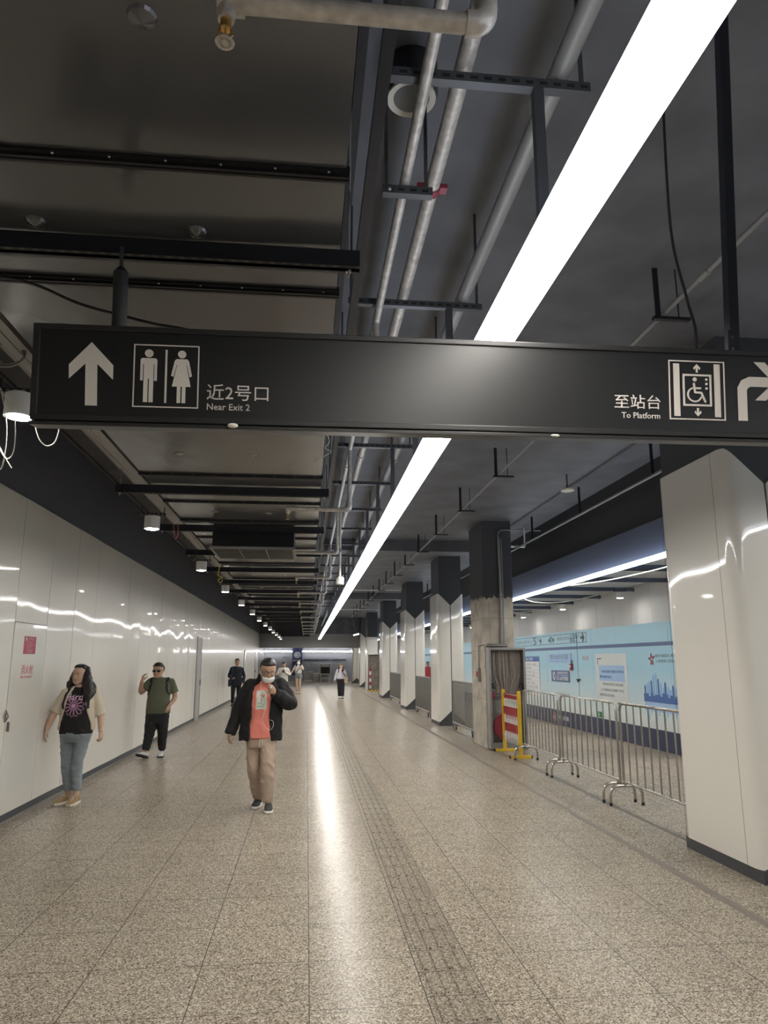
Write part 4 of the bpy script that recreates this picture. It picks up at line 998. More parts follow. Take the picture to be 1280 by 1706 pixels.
# second open hose cabinet and clutter by the far pillar
t = thing('hose_cabinet', 'far open wooden backed cabinet on the far pillar with red and white pole', 'cabinet', (3.95, 43.55, 0))
MB().box(-.42, .36, -.02, .0, 0, 2.1).box(-.42, -.34, -.25, -.02, 0, 2.1).box(.34, .36, -.25, -.02, 0, 2.1).box(-.34, .34, -.25, -.02, 2.07, 2.1).build('box', M['white'], t, 0)
MB().box(-.335, .335, -.04, -.021, 0, 2.06).build('back_board', M['wood'], t, 0)
t = thing('marker_pole', 'red and white banded pole leaning in the far cabinet', 'pole', (3.74, 43.2, 0))
for i in range(6): MB().tube([(0, 0, .1+i*.2), (0, 0, .3+i*.2)], .055, 14).build('band', M['red' if i % 2 else 'white'], t, 40)
MB().tube([(0, 0, 0), (0, 0, .1)], .10, 16).build('base', M['rubber'], t, 40)
for i, (x, y) in enumerate(((3.60, 42.9), (3.78, 42.7), (3.98, 42.6), (4.10, 42.3))):
    t = thing('cable_protector', 'yellow and black floor hump before the far cabinet, %s of four from the left' % ORD[i].replace('nearest', 'first'), 'floor hump', (x, y, 0), group='floor humps by the far pillar')
    MB().prism([(-.09, 0), (.09, 0), (.05, .07), (-.05, .07)], lambda u, v, a: V((u, a, v)), -.14, -.03).build('segment', M['yellow'], t, 0)
    MB().prism([(-.09, 0), (.09, 0), (.05, .07), (-.05, .07)], lambda u, v, a: V((u, a, v)), -.0295, .14).build('segment', M['rubber'], t, 0, 'black segment')
# ================================================================== PEOPLE
SKIN = {}
def skin(name, c): return mat(name, c, .5, spec=.35, var=.08, vscale=30)
M['skinA'] = skin('skin_light', (.58, .39, .29)); M['skinB'] = skin('skin_tan', (.46, .29, .20)); M['skinC'] = skin('skin_pale', (.62, .43, .33))
M['hair'] = mat('black_hair', (.011, .009, .009), .42, bump=.004, bscale=60, bstretch=(1, 1, .15)); M['hairbr'] = mat('brown_hair', (.045, .022, .016), .42, bump=.004, bscale=60, bstretch=(1, 1, .15))
M['lip'] = mat('lip', (.34, .13, .11), .5); M['eye'] = mat('dark_eye', (.02, .015, .012), .3); M['eyewhite'] = mat('eye_white', (.6, .57, .53), .4)
M['blacktee'] = mat('black_cotton', (.013, .013, .014), .9); M['cream_knit'] = mat('cream_cardigan', (.66, .59, .47), .9, bump=.002, bscale=120)
M['greentee'] = mat('olive_cotton', (.105, .115, .075), .9); M['blacktrou'] = mat('black_trousers', (.012, .013, .016), .85); M['navyshirt'] = mat('navy_black_shirt', (.014, .017, .028), .85)
M['jacket'] = mat('black_jacket', (.007, .007, .0078), .85); M['salmon'] = mat('salmon_cotton', (.74, .235, .185), .9); M['beige'] = mat('beige_trousers', (.43, .335, .265), .88)
M['jeans'] = mat('washed_denim', (.25, .29, .32), .9, var=.40, vscale=3.2, bstretch=(1, 1, .6)); M['whiteshirt'] = mat('white_shirt', (.66, .65, .63), .85); M['lilac'] = mat('pale_lilac_blouse', (.55, .54, .60), .85)
M['denimshort'] = mat('grey_green_denim', (.20, .24, .24), .9); M['redshirt'] = mat('red_shirt', (.42, .05, .06), .85); M['pinkprint'] = mat('pink_print', (.66, .36, .56), .8); M['pinktxt'] = mat('light_pink_print', (.82, .58, .72), .8)
M['mask'] = mat('white_mask', (.78, .77, .74), .8); M['strap'] = mat('dark_strap', (.02, .02, .028), .8); M['bagblue'] = mat('dark_blue_bag', (.025, .05, .085), .7); M['tote'] = mat('beige_tote', (.55, .42, .30), .85)
M['tan'] = mat('tan_suede', (.30, .20, .095), .85); M['sole'] = mat('pale_sole', (.62, .58, .50), .7); M['sneakdk'] = mat('charcoal_mesh_shoe', (.022, .025, .027), .8); M['sneakwh'] = mat('white_shoe', (.58, .58, .57), .7); M['glass'] = mat('black_lens', (.008, .006, .006), .12); M['gold'] = mat('thin_gold', (.6, .45, .28), .3, metal=1); M['lace'] = mat('cream_lace', (.7, .64, .53), .8)
M['greyprint'] = mat('grey_green_print', (.56, .60, .54), .85); M['printred'] = mat('coral_print', (.62, .20, .18), .85); M['printgr'] = mat('sage_print', (.36, .44, .35), .85)
M['phone'] = mat('phone_black', (.012, .012, .014), .25); M['silver'] = mat('silver_bracelet', (.7, .68, .64), .3, metal=1)

def remesh(mb, name, m, parent, vox=.008, it=4, amp=0., sc=6., seed=0, zs=.7, label=None):
    me = mb.mesh(name); o = bpy.data.objects.new('tmp', me); COL.objects.link(o)
    r = o.modifiers.new('r', 'REMESH'); r.mode = 'VOXEL'; r.voxel_size = vox
    s = o.modifiers.new('s', 'SMOOTH'); s.iterations = it; s.factor = .5
    dg = bpy.context.evaluated_depsgraph_get()
    m2 = bpy.data.meshes.new_from_object(o.evaluated_get(dg)); bpy.data.objects.remove(o); bpy.data.meshes.remove(me)
    m2.name = name
    if amp:
        nv = [v.normal.copy() for v in m2.vertices]
        for v, n in zip(m2.vertices, nv):
            p = v.co
            q = V((p.x*sc+seed, p.y*sc, p.z*sc*zs+.6*math.sin(p.x*7)))
            a = noise.noise(q); bq = noise.noise(q*2.3+V((9, 3, 1)))
            v.co = p + n*amp*((1-abs(a)*2.2)+.5*bq)
    m2.materials.clear(); m2.materials.append(m)
    return link_mesh(name, m2, parent, 180, label)
def ell(c, rx, ry, n=28, sq=2.0, a0=0, a1=2*PI, mtx=None):
    out = []
    for i in range(n):
        a = a0+(a1-a0)*i/(n if a1-a0 > 6.2 else n-1); ca, sa = math.cos(a), math.sin(a)
        out.append(V((c[0]+rx*math.copysign(abs(ca)**(2/sq), ca), c[1]+ry*math.copysign(abs(sa)**(2/sq), sa), c[2])))
    return out
def rings(mb, rs, sq=2.3, grow=0, mtx=None):
    L = [ell((c[0], c[1], c[2]), c[3]+grow, c[4]+grow, sq=sq) for c in rs]
    if mtx: L = [[mtx @ p for p in q] for q in L]
    mb.loft(L)
HEADR = [(.0, .11, .34, -.08), (.05, .20, .395, .05), (.13, .265, .41, .17), (.24, .30, .41, .26), (.34, .318, .412, .34), (.42, .328, .405, .40), (.50, .335, .385, .445), (.58, .34, .40, .465), (.68, .342, .405, .475), (.78, .325, .385, .46), (.87, .28, .325, .41), (.94, .20, .235, .30), (.985, .09, .11, .15)]
def head_mtx(c, H, yaw, pitch, roll=0):
    return Matrix.Translation(c) @ Matrix.Rotation(R(yaw), 4, 'Z') @ Matrix.Rotation(R(pitch), 4, 'X') @ Matrix.Rotation(R(roll), 4, 'Y') @ Matrix.Translation((0, 0, -.10*H))
def head(mb, Mx, H, wide=1.):
    mb.loft([[Mx @ p for p in ell((0, (b-f)/2*H, t*H), w*H*wide, (b+f)/2*H, sq=2.2)] for t, w, f, b in HEADR])
    q = lambda x, y, z: Mx @ V((x*H, y*H, z*H))
    mb.tube([q(0, -.385, .54), q(0, -.42, .45), q(0, -.465, .37), q(0, -.43, .33)], [.022*H, .034*H, .052*H, .040*H], 10, round_end=True)
    mb.tube([q(-.045, -.40, .345), q(.045, -.40, .345)], .036*H, 8, round_end=True)
    mb.tube([q(-.17, -.365, .565), q(-.06, -.40, .565), q(.06, -.40, .565), q(.17, -.365, .565)], .030*H, 8, round_end=True)   # brow
    mb.tube([q(-.085, -.385, .235), q(0, -.408, .24), q(.085, -.385, .235)], [.022*H, .034*H, .022*H], 8, round_end=True)    # lips swell
    for s in (-1, 1):
        mb.sphere(q(s*.15, -.345, .36), (.075*H, .06*H, .08*H), 12, 8)
        e = q(s*(.345*wide), .04, .46); mb.sphere(e, (.028*H, .085*H, .13*H), 10, 8, mtx=(Mx.to_3x3()))
def face_parts(t, Mx, H, wide=1., eyes=True, brow=True):
    q = lambda x, y, z: Mx @ V((x*H, y*H, z*H))
    if eyes:
        for s in (-1, 1):
            b = MB().sphere(q(s*.135, -.372, .495), (.044*H, .018*H, .015*H), 12, 8, mtx=Mx.to_3x3()); b.mi = 1
            b.sphere(q(s*.135, -.390, .495), (.019*H, .008*H, .015*H), 10, 6, mtx=Mx.to_3x3()); b.build('eye', [M['eyewhite'], M['eye']], t, 180)
    if brow:
        for s in (-1, 1): MB().tube([q(s*.06, -.425, .585), q(s*.13, -.415, .60), q(s*.20, -.375, .585)], [.010*H, .014*H, .008*H], 6, round_end=True).build('eyebrow', M['hair'], t, 180)
    MB().tube([q(-.085, -.398, .232), q(-.03, -.432, .246), q(0, -.436, .240), q(.03, -.432, .246), q(.085, -.398, .232)], [.008*H, .022*H, .022*H, .022*H, .008*H], 8, round_end=True).build('mouth', M['lip'], t, 180)
def short_hair(t, Mx, H, wide=1., vox=.007, m='hair', amp=.003, recede=0):
    mb = MB(); rr = [(.42, .345, -.16, .40), (.50, .355, -.08, .475), (.58, .365, -.02, .50), (.67, .375, .10-recede*.1, .515), (.76, .365, .30-recede*.15, .505), (.82, .345, .385-recede*.12, .48), (.90, .30, .36-recede*.06, .43), (.98, .22, .27, .33), (1.04, .10, .13, .17)]
    mb.loft([[Mx @ p for p in ell((0, (b-f)/2*H, z*H), w*H*wide, (b+f)/2*H, sq=2.3)] for z, w, f, b in rr])
    return remesh(mb, 'hair', M[m], t, vox, 2, amp, 26)
def hand(mb, w, d, n, side, s=1., curl=.35, spread=1., thumb=.6, fl=1.):
    """w wrist, d pointing direction, n the way the palm faces, side=+1 puts the thumb at +(d x n)"""
    w, d, n = V(w), V(d).normalized(), V(n); n = (n-d*n.dot(d)).normalized(); b = d.cross(n)*side
    P = lambda a, bb, c: w+d*a*s+b*bb*s+n*c*s
    def ring(a, rx, ry): return [P(a, rx*math.cos(2*PI*i/14), ry*math.sin(2*PI*i/14)) for i in range(14)]
    mb.loft([ring(-.03, .024, .021), ring(0, .026, .019), ring(.03, .036, .017), ring(.06, .041, .016), ring(.088, .040, .0145), ring(.098, .034, .009)])
    for i, L in enumerate((.070, .079, .073, .057)):
        bb = (.030-.020*i); base = P(.088-(.006 if i in (0, 3) else 0), bb, 0)
        dr = (d+b*(.10-.07*i)*spread).normalized(); p = base-dr*.012*s; pts = [p, base]; ang = 0
        for seg, kk in ((.45, .5), (.32, .95), (.23, .7)):
            ang += curl*kk*(1+.12*i); dd = dr*math.cos(ang)+n*math.sin(ang); pts.append(pts[-1]+dd*L*seg*s*fl)
        r = (.0088 if i < 3 else .0076)*s
        mb.tube(pts, [r, r, r*.97, r*.9, r*.74], 10, round_end=True)
    tb = P(.022, .026, .004); t1 = (d*.62+b*.72+n*.18).normalized(); t2 = (d*(.9)+b*(.55-.5*thumb)+n*(.1+.6*thumb)).normalized()
    mb.tube([tb-t1*.012*s, tb, tb+t1*.042*s, tb+t1*.042*s+t2*.030*s, tb+t1*.042*s+t2*.052*s], [.013*s, .0135*s, .0105*s, .0095*s, .0068*s], 10, round_end=True)
def shoe(t, x, y, yaw, pitch, up, so, lace=None, z=0, s=1., hi=1.):
    Mx = Matrix.Translation((x, y, z)) @ Matrix.Rotation(R(yaw), 4, 'Z') @ Matrix.Rotation(R(pitch), 4, 'X') @ Matrix.Scale(s, 4)
    prof = [(.078, .022, .055), (.066, .033, .085), (.035, .037, .098), (0, .038, .098), (-.045, .041, .084), (-.09, .046, .064), (-.135, .047, .052), (-.17, .040, .045), (-.192, .024, .036)]
    def rg(y, w, z0, z1, k=20):
        o = []
        for i in range(k):
            a = 2*PI*i/k; c, sn = math.cos(a), math.sin(a)
            o.append(Mx @ V((w*math.copysign(abs(c)**.75, c), y, (z0+z1)/2+(z1-z0)/2*math.copysign(abs(sn)**.7, sn))))
        return o
    b = MB(); b.loft([rg(yy, w, .018, h*hi) for yy, w, h in prof]); u = b.build('shoe', M[up], t, 60)
    b = MB(); pl = [(.086, .022), (.07, .038), (.035, .042), (0, .042), (-.045, .045), (-.09, .050), (-.135, .051), (-.17, .044), (-.197, .026)]
    out = [(w, yy) for yy, w in pl]+[(-w, yy) for yy, w in reversed(pl)]
    b.loft([[Mx @ V((a*g, c*g, zz)) for a, c in out] for g, zz in ((.95, 0), (1, .006), (1, .024), (.985, .03))]); b.build('sole', M[so], u, 40)
    if lace:
        b = MB()
        for i in range(5):
            yy = -.035-.02*i; zt = (.092-.009*i)*hi
            b.tube([Mx @ V((-.026, yy, zt-.012)), Mx @ V((0, yy-.006*(-1)**i, zt+.004)), Mx @ V((.026, yy+.008, zt-.012))], .0042, 6)
        b.build('lace', M[lace], u, 60)
    return u
def bvh(o): return BVHTree.FromPolygons([v.co for v in o.data.vertices], [p.vertices[:] for p in o.data.polygons])
def decal(name, polys, ob, m, parent, x0=0, z0=0, lift=.003, sub=.012, label=None):
    """flat outlines laid on the front (-Y side) of a garment"""
    b = MB()
    for p in polys: b.face([b.bm.verts.new((x, -1, z)) for x, z in p])
    bmesh.ops.triangulate(b.bm, faces=b.bm.faces)
    for _ in range(4):
        es = [e for e in b.bm.edges if e.calc_length() > sub]
        if not es: break
        bmesh.ops.subdivide_edges(b.bm, edges=es, cuts=1); bmesh.ops.triangulate(b.bm, faces=b.bm.faces)
    return drape(b.mesh(name), name, ob, m, parent, lift, label)
def drape(me, name, ob, m, parent, lift=.003, label=None):
    T = bvh(ob)
    for v in me.vertices:
        h = T.ray_cast(V((v.co.x, -1.5, v.co.z)), V((0, 1, 0)))
        d = -1.0-v.co.y if v.co.y < -1 else 0
        v.co.y = (h[0].y if h[0] else 0)-lift-max(0, d)
    me.materials.clear(); me.materials.append(m); return link_mesh(name, me, parent, 180, label)
def ribbon(name, pts, ob, width, m, parent, lift=.006, th=.006, k=8):
    """a strap following a garment surface"""
    T = bvh(ob); P = smooth_path(pts, k); L = []
    for p in P:
        loc, nn, _, _ = T.find_nearest(p); L.append((loc+nn*lift, nn))
    b = MB(); rg = []
    for i, (p, nn) in enumerate(L):
        tg = (L[min(i+1, len(L)-1)][0]-L[max(i-1, 0)][0]).normalized(); sd = tg.cross(nn).normalized()*width/2
        rg.append([p-sd, p+sd, p+sd+nn*th, p-sd+nn*th])
    b.loft(rg); return b.build(name, m, parent, 40)
def sleeve(mb, pts, rs, n=18):
    P = smooth_path(pts, 4); mb.tube(P, [x for a, c in zip(rs, rs[1:]) for x in [a+(c-a)*i/4 for i in range(4)]]+[rs[-1]], n)
    mb.sphere(P[0], rs[0], 16, 10)
def traps(mb, S, r0, r1):
    for k in 'LR':
        s = V(S['sh'+k]); n = V(S['nb'])+V((0, .01, -.035)); mb.tube([n, n*.5+s*.5+V((0, 0, .012)), s+V((0, 0, -.004))], [r0, (r0+r1)/2, r1], 14, round_end=True)
def limb(mb, pts, rs, n=16): mb.tube(smooth_path(pts, 4), [x for a, c in zip(rs, rs[1:]) for x in [a+(c-a)*i/4 for i in range(4)]]+[rs[-1]], n, round_end=True)
def body(t, S, m, vox=.007):
    mb = MB()
    rings(mb, S['torso'], grow=-.012); traps(mb, S, .050, .046)
    limb(mb, [S['nb'], ((V(S['nb'])+V(S['hc']))*.5), S['hc']+V((0, .02, .06))], [.062, .054, .056])
    head(mb, S['Mx'], S['H'], S.get('wide', 1))
    for k in 'LR':
        limb(mb, [S['sh'+k], S['el'+k], S['wr'+k]], S.get('arm', [.054, .042, .027]))
        hand(mb, S['wr'+k], *S['hand'+k])
        limb(mb, [S['hip'+k], S['kn'+k], S['an'+k]], S.get('leg', [.074, .046, .034]))
        a = V(S['an'+k]); limb(mb, [a, a+V((0, -.008, -.03)), a+V((0, -.02, -.05))], [.036, .034, .03])
    return remesh(mb, 'body', m, t, vox, 3)
def open_coat(mb, rs, th=.02):
    """rs: (cx, cy, z, rx, ry, xl, xr): a shell open at the front between xl and xr"""
    O = []; I = []
    for cx, cy, z, rx, ry, xl, xr in rs:
        def ang(x, g): return math.acos(max(-1, min(1, (x-cx)/(rx+g))))
        o = []; i_ = []
        a0 = -ang(xr, 0); a1 = 2*PI-ang(xl, 0)-0  # from right edge round the back to left edge
        al = -ang(xl, 0)+2*PI
        for q in range(33):
            a = a0+(al-a0)*q/32; ca, sa = math.cos(a), math.sin(a)
            o.append(V((cx+rx*ca, cy+ry*sa, z))); i_.append(V((cx+(rx-th)*ca, cy+(ry-th)*sa, z)))
        O.append(o+i_[::-1])
    mb.loft(O)
def legs(mb, S, rr, hem):
    rings(mb, S['pants'])
    for k in 'LR':
        h, kn, an = V(S['hip'+k]), V(S['kn'+k]), V(S['an'+k])
        limb2 = [h+V((0, 0, .06)), h, h*.5+kn*.5, kn, kn*.5+an*.5, an+V((0, 0, hem))]
        mb.tube(smooth_path(limb2, 4), [x for a, c in zip(rr, rr[1:]) for x in [a+(c-a)*i/4 for i in range(4)]]+[rr[-1]], 20)
def P3(*a): return V(a)

# ------------------------------------------------------------------ the woman at the left wall
t = thing('person', 'woman in cream cardigan, black flower print shirt and blue jeans by the left wall', 'person', (-2.835, 9.68, 0))
H = .232; hc = V((-.004, -.005, 1.435)); Mx = head_mtx(hc, H, -17, 2)
S = dict(H=H, Mx=Mx, hc=hc, nb=P3(0, .015, 1.36), torso=[(0, 0, .74, .15, .10), (0, 0, .83, .18, .115), (0, 0, .95, .165, .11), (0, 0, 1.08, .16, .115), (0, -.005, 1.18, .165, .12), (0, 0, 1.28, .16, .095), (0, .01, 1.34, .10, .07), (0, .012, 1.39, .055, .055)],
     shL=P3(-.165, .02, 1.305), elL=P3(-.272, .0, 1.085), wrL=P3(-.312, -.12, .885), handL=((-.04, -.12, -.55), (.6, .2, -.1), -1, .98, .30),
     shR=P3(.178, .02, 1.31), elR=P3(.262, .04, 1.06), wrR=P3(.305, -.03, .845), handR=((.05, -.06, -.5), (-.7, .3, 0), 1, .98, .85),
     hipL=P3(-.09, 0, .80), hipR=P3(.088, 0, .80), knL=P3(-.072, -.03, .475), knR=P3(.058, -.05, .48), anL=P3(-.035, .03, .10), anR=P3(.065, -.02, .10), arm=[.056, .047, .030], leg=[.076, .046, .036])
body(t, S, M['skinA'], .0065); face_parts(t, Mx, H)
mb = MB(); rings(mb, [(0, 0, .815, .196, .126), (0, 0, .90, .192, .124), (0, 0, 1.0, .178, .122), (0, -.005, 1.1, .172, .130), (0, -.01, 1.19, .175, .134), (0, 0, 1.28, .166, .105), (0, .01, 1.345, .10, .08), (0, .012, 1.375, .068, .066)])
traps(mb, S, .058, .056); tee = remesh(mb, 'shirt', M['blacktee'], t, .009, 3, .004, 7)
fl_ = []
for i in range(13):
    a = 2*PI*i/13+.2; c, s_ = math.cos(a), math.sin(a); cx, cz, k = -.015, 1.155, 1.0
    for r0, r1, w in ((.03, .125, .019),):
        Pq = [(r0, 0), (.07, w*.75), (.10, w), (r1-.006, w*.7), (r1, 0), (r1-.006, -w*.7), (.10, -w), (.07, -w*.75)]
        Q = [(cx+u*c-v*s_, cz+u*s_*1.05+v*c) for u, v in Pq]
        for u in range(len(Q)): fl_ += stroke([Q[u], Q[(u+1) % len(Q)]], .0052)[:1]
fl_ += [circ(-.015, 1.155, .026, 12)]
decal('flower_print', fl_, tee, M['pinkprint'], t, label='pink outlined flower print')
me = text_mesh('Hard', -.125, .082, 1.222, 1.300, (0, -1, 0), FACE_S, .002); drape(me, 'letter_print', tee, M['pinktxt'], t, .006, 'pale pink lettering')
mb = MB(); open_coat(mb, [(0, .005, .86, .222, .146, -.205, .205), (0, .005, .95, .216, .146, -.190, .192), (0, .003, 1.08, .206, .150, -.150, .15), (0, 0, 1.18, .205, .154, -.118, .125), (0, .005, 1.27, .192, .128, -.095, .10), (0, .012, 1.335, .135, .10, -.075, .085), (0, .02, 1.385, .088, .08, -.055, .065)], .022)
for k, el in (('L', P3(-.277, -.005, 1.07)), ('R', P3(.268, .04, 1.03))):
    sleeve(mb, [S['sh'+k]+V((0, 0, -.006)), S['sh'+k]*.5+el*.5, el], [.064, .067, .064])
    mb.tube([el+(S['sh'+k]-el).normalized()*.035, el+(S['sh'+k]-el).normalized()*.02, el], [.066, .071, .068], 18)
traps(mb, S, .066, .064)
remesh(mb, 'cardigan', M['cream_knit'], t, .009, 3, .005, 9, 3)
S['pants'] = [(0, 0, .72, .165, .112), (0, 0, .80, .188, .125), (0, 0, .88, .175, .118)]
mb = MB(); legs(mb, S, [.094, .095, .082, .066, .060, .054], .055); remesh(mb, 'jeans', M['jeans'], t, .009, 3, .0065, 9, 5, 1.6)
shoe(t, -.06, .0, -26, 0, 'tan', 'sole', 'lace', s=1.02); shoe(t, .075, -.06, -6, 0, 'tan', 'sole', 'lace', s=1.02)
q = lambda x, y, z: Mx @ V((x*H, y*H, z*H))
mb = MB(); mb.loft([[Mx @ p for p in ell((0, (b-f)/2*H, z*H), w*H, (b+f)/2*H, sq=2.3)] for z, w, f, b in ((.28, .385, -.02, .44), (.40, .395, .0, .48), (.52, .395, .06, .51), (.64, .40, .10, .52), (.76, .40, .13, .53), (.86, .375, .22, .51), (.94, .315, .31, .46), (1.0, .22, .27, .34), (1.045, .09, .12, .16))])
for pts, rs in (([q(-.33, .05, .60), q(-.41, .08, .30), P3(-.125, .03, 1.41), P3(-.135, .0, 1.37)], [.036, .052, .046, .022]), ([q(-.2, .30, .5), q(-.25, .35, .1), P3(-.08, .11, 1.34), P3(-.09, .13, 1.25)], [.05, .06, .055, .02]),
                ([q(.33, .08, .62), q(.43, .02, .28), P3(.125, -.06, 1.36), P3(.14, -.13, 1.28), P3(.15, -.145, 1.215)], [.042, .056, .058, .046, .018]), ([q(.36, .15, .5), q(.46, .10, .1), P3(.165, .0, 1.36), P3(.170, -.09, 1.29), P3(.165, -.12, 1.235)], [.04, .05, .045, .034, .012]), ([q(.2, .3, .5), q(.25, .35, .1), P3(.06, .12, 1.33), P3(.07, .14, 1.22)], [.05, .06, .055, .02])):
    limb(mb, pts, rs, 12)
remesh(mb, 'hair', M['hair'], t, .008, 2, .007, 22, 1, .5, label='long wavy black hair')
gb = MB()
for s in (-1, 1): gb.tube([q(s*.155+.105*math.cos(2*PI*i/20), -.425+.012*abs(math.cos(2*PI*i/20)), .485+.085*math.sin(2*PI*i/20)) for i in range(21)], .0014, 6)
gb.tube([q(-.05, -.43, .5), q(0, -.445, .51), q(.05, -.43, .5)], .0014, 6).tube([q(.26, -.40, .50), q(.345, .03, .50)], .0014, 6).tube([q(-.26, -.40, .50), q(-.345, .03, .50)], .0014, 6)
gb.build('glasses', M['gold'], t, 60)
MB().sphere(q(.385, .0, .40), (.006, .008, .014), 8, 6).build('earphone', M['mask'], t, 60)
gb = MB()
for i, (p, r) in enumerate(((V((.302, -.026, .862)), .033), (V((.304, -.03, .848)), .034))): gb.tube([p+V((r*math.cos(2*PI*k/16), r*.85*math.sin(2*PI*k/16), .004*math.cos(2*PI*k/16))) for k in range(17)], .0035, 6)
gb.build('bracelet', M['silver'], t, 60)
card = [c for c in t.children if c.name.startswith('cardigan')][0]
for s, x in ((-1, -.125), (1, .14)):
    ribbon('bag_strap', [(s*.10, .06, 1.42), (s*.115, -.05, 1.40), (s*.150, -.12, 1.31), (s*.168, -.14, 1.20), (s*.172, -.15, 1.12)], card, .034, M['strap'], t, .004, .006)
MB().box(-.13, .13, .165, .27, .95, 1.32, .05, 3).build('backpack', M['strap'], t)

# ------------------------------------------------------------------ the man in the green T-shirt
t = thing('person', 'man in sunglasses and olive green T-shirt with one hand raised', 'person', (-2.72, 13.93, 0))
H = .262; hc = V((.012, -.01, 1.425)); Mx = head_mtx(hc, H, -6, 4)
S = dict(H=H, Mx=Mx, hc=hc, wide=1.02, nb=P3(.045, .02, 1.36), torso=[(.04, 0, .70, .16, .11), (.045, 0, .85, .17, .13), (.05, -.02, 1.0, .165, .14), (.055, 0, 1.15, .17, .125), (.06, 0, 1.28, .17, .10), (.055, .01, 1.36, .10, .075), (.045, .015, 1.42, .062, .06)],
     shL=P3(-.115, .02, 1.325), elL=P3(-.265, -.04, 1.14), wrL=P3(-.225, -.20, 1.335), handL=((.05, -.02, .3), (.6, -.2, -.1), 1, 1.1, .75),
     shR=P3(.245, .02, 1.32), elR=P3(.325, .05, 1.06), wrR=P3(.270, -.12, .92), handR=((-.10, -.10, -.28), (-.5, .5, 0), 1, 1.05, .6),
     hipL=P3(-.045, 0, .70), hipR=P3(.135, 0, .70), knL=P3(-.07, -.05, .41), knR=P3(.145, .02, .42), anL=P3(-.11, -.10, .11), anR=P3(.135, .12, .10), arm=[.056, .048, .034], leg=[.076, .05, .038])
body(t, S, M['skinB'], .008); face_parts(t, Mx, H, eyes=False); short_hair(t, Mx, H, 1.02)
mb = MB(); rings(mb, [(.052, 0, .765, .214, .155), (.052, -.02, .87, .208, .168), (.05, -.03, 1.0, .196, .172), (.052, -.01, 1.15, .196, .150), (.06, 0, 1.27, .196, .122), (.055, .01, 1.35, .12, .095), (.045, .015, 1.40, .075, .075)])
traps(mb, S, .066, .066)
for k, f in (('L', .66), ('R', .74)): sleeve(mb, [S['sh'+k], S['sh'+k]*(1-f*.6)+S['el'+k]*f*.6, S['sh'+k]*(1-f)+S['el'+k]*f], [.068, .078, .088])
tee = remesh(mb, 'shirt', M['greentee'], t, .010, 3, .006, 6, 2)
S['pants'] = [(.042, 0, .60, .165, .12), (.045, 0, .70, .20, .14), (.05, 0, .80, .19, .14)]
mb = MB(); legs(mb, S, [.115, .118, .105, .088, .076, .066], .03); remesh(mb, 'trousers', M['blacktrou'], t, .010, 3, .006, 8, 4, 1.5)
shoe(t, -.125, -.12, -24, -16, 'sneakwh', 'sneakdk', s=1.1, z=.012); shoe(t, .135, .10, 4, 0, 'sneakwh', 'sneakdk', s=1.05)
q = lambda x, y, z: Mx @ V((x*H, y*H, z*H))
gb = MB()
for s in (-1, 1): gb.loft([[q(s*.16+rx*math.cos(2*PI*i/18), yy+.04*abs(rx*math.cos(2*PI*i/18)+s*.0), .475+rz*math.sin(2*PI*i/18)) for i in range(18)] for yy, rx, rz in ((-.42, .125, .085), (-.445, .12, .08))])
gb.tube([q(-.29, -.40, .52), q(-.1, -.45, .53), q(.1, -.45, .53), q(.29, -.40, .52)], .004, 6).tube([q(.29, -.40, .52), q(.355, .05, .52)], .003, 6).tube([q(-.29, -.40, .52), q(-.355, .05, .52)], .003, 6)
gb.build('sunglasses', M['glass'], t, 60)
for x0, x1 in ((-.095, -.118), (.205, .222)):
    ribbon('bag_strap', [(x0, .08, 1.42), (x0, -.05, 1.42), (x0*1.05, -.13, 1.32), (x1, -.15, 1.20), (x1*1.12, -.09, 1.10)], tee, .036, M['navyshirt'], t, .004, .008)
MB().box(-.10, .21, .16, .28, .90, 1.36, .05, 3).build('backpack', M['navyshirt'], t)

# ------------------------------------------------------------------ the man in front
t = thing('person', 'man in black jacket over salmon T-shirt and beige trousers, white mask pulled down', 'person', (-.475, 9.06, 0))
H = .25; hc = V((.012, -.03, 1.50)); Mx = head_mtx(hc, H, 10, 20)
S = dict(H=H, Mx=Mx, hc=hc, nb=P3(-.015, .04, 1.42), torso=[(-.045, 0, .72, .15, .10), (-.045, 0, .85, .155, .105), (-.045, 0, 1.0, .15, .105), (-.04, 0, 1.15, .16, .115), (-.03, 0, 1.3, .175, .115), (-.02, .01, 1.40, .15, .09), (-.015, .03, 1.45, .07, .065)],
     shL=P3(-.205, .03, 1.41), elL=P3(-.325, .06, 1.15), wrL=P3(-.402, .0, .885), handL=((-.1, -.08, -.4), (.6, .2, 0), -1, 1.0, .7),
     shR=P3(.165, .03, 1.42), elR=P3(.275, -.04, 1.215), wrR=P3(.110, -.235, 1.325), handR=((-.35, -.18, .50), (-.3, .7, .3), 1, 1.0, 1.15),
     hipL=P3(-.125, .02, .80), hipR=P3(.045, -.01, .80), knL=P3(-.120, .03, .46), knR=P3(.045, -.09, .46), anL=P3(-.068, .20, .10), anR=P3(.062, -.07, .10))
body(t, S, M['skinB'], .0065); face_parts(t, Mx, H); short_hair(t, Mx, H, 1.03, recede=.15)
mb = MB(); rings(mb, [(-.06, 0, .805, .172, .140), (-.055, 0, .90, .168, .136), (-.05, 0, 1.02, .158, .124), (-.045, 0, 1.15, .170, .130), (-.03, 0, 1.28, .175, .126), (-.02, .01, 1.38, .14, .10), (-.015, .025, 1.43, .085, .082), (-.012, .03, 1.455, .07, .07)])
traps(mb, S, .064, .058); tee = remesh(mb, 'shirt', M['salmon'], t, .008, 3, .0075, 8, 8)
pr = decal('print_panel', [[(-.108, 1.352), (.012, 1.360), (.016, 1.145), (-.02, 1.136), (-.05, 1.142), (-.112, 1.135)]], tee, M['greyprint'], t, label='pale grey rectangular print')
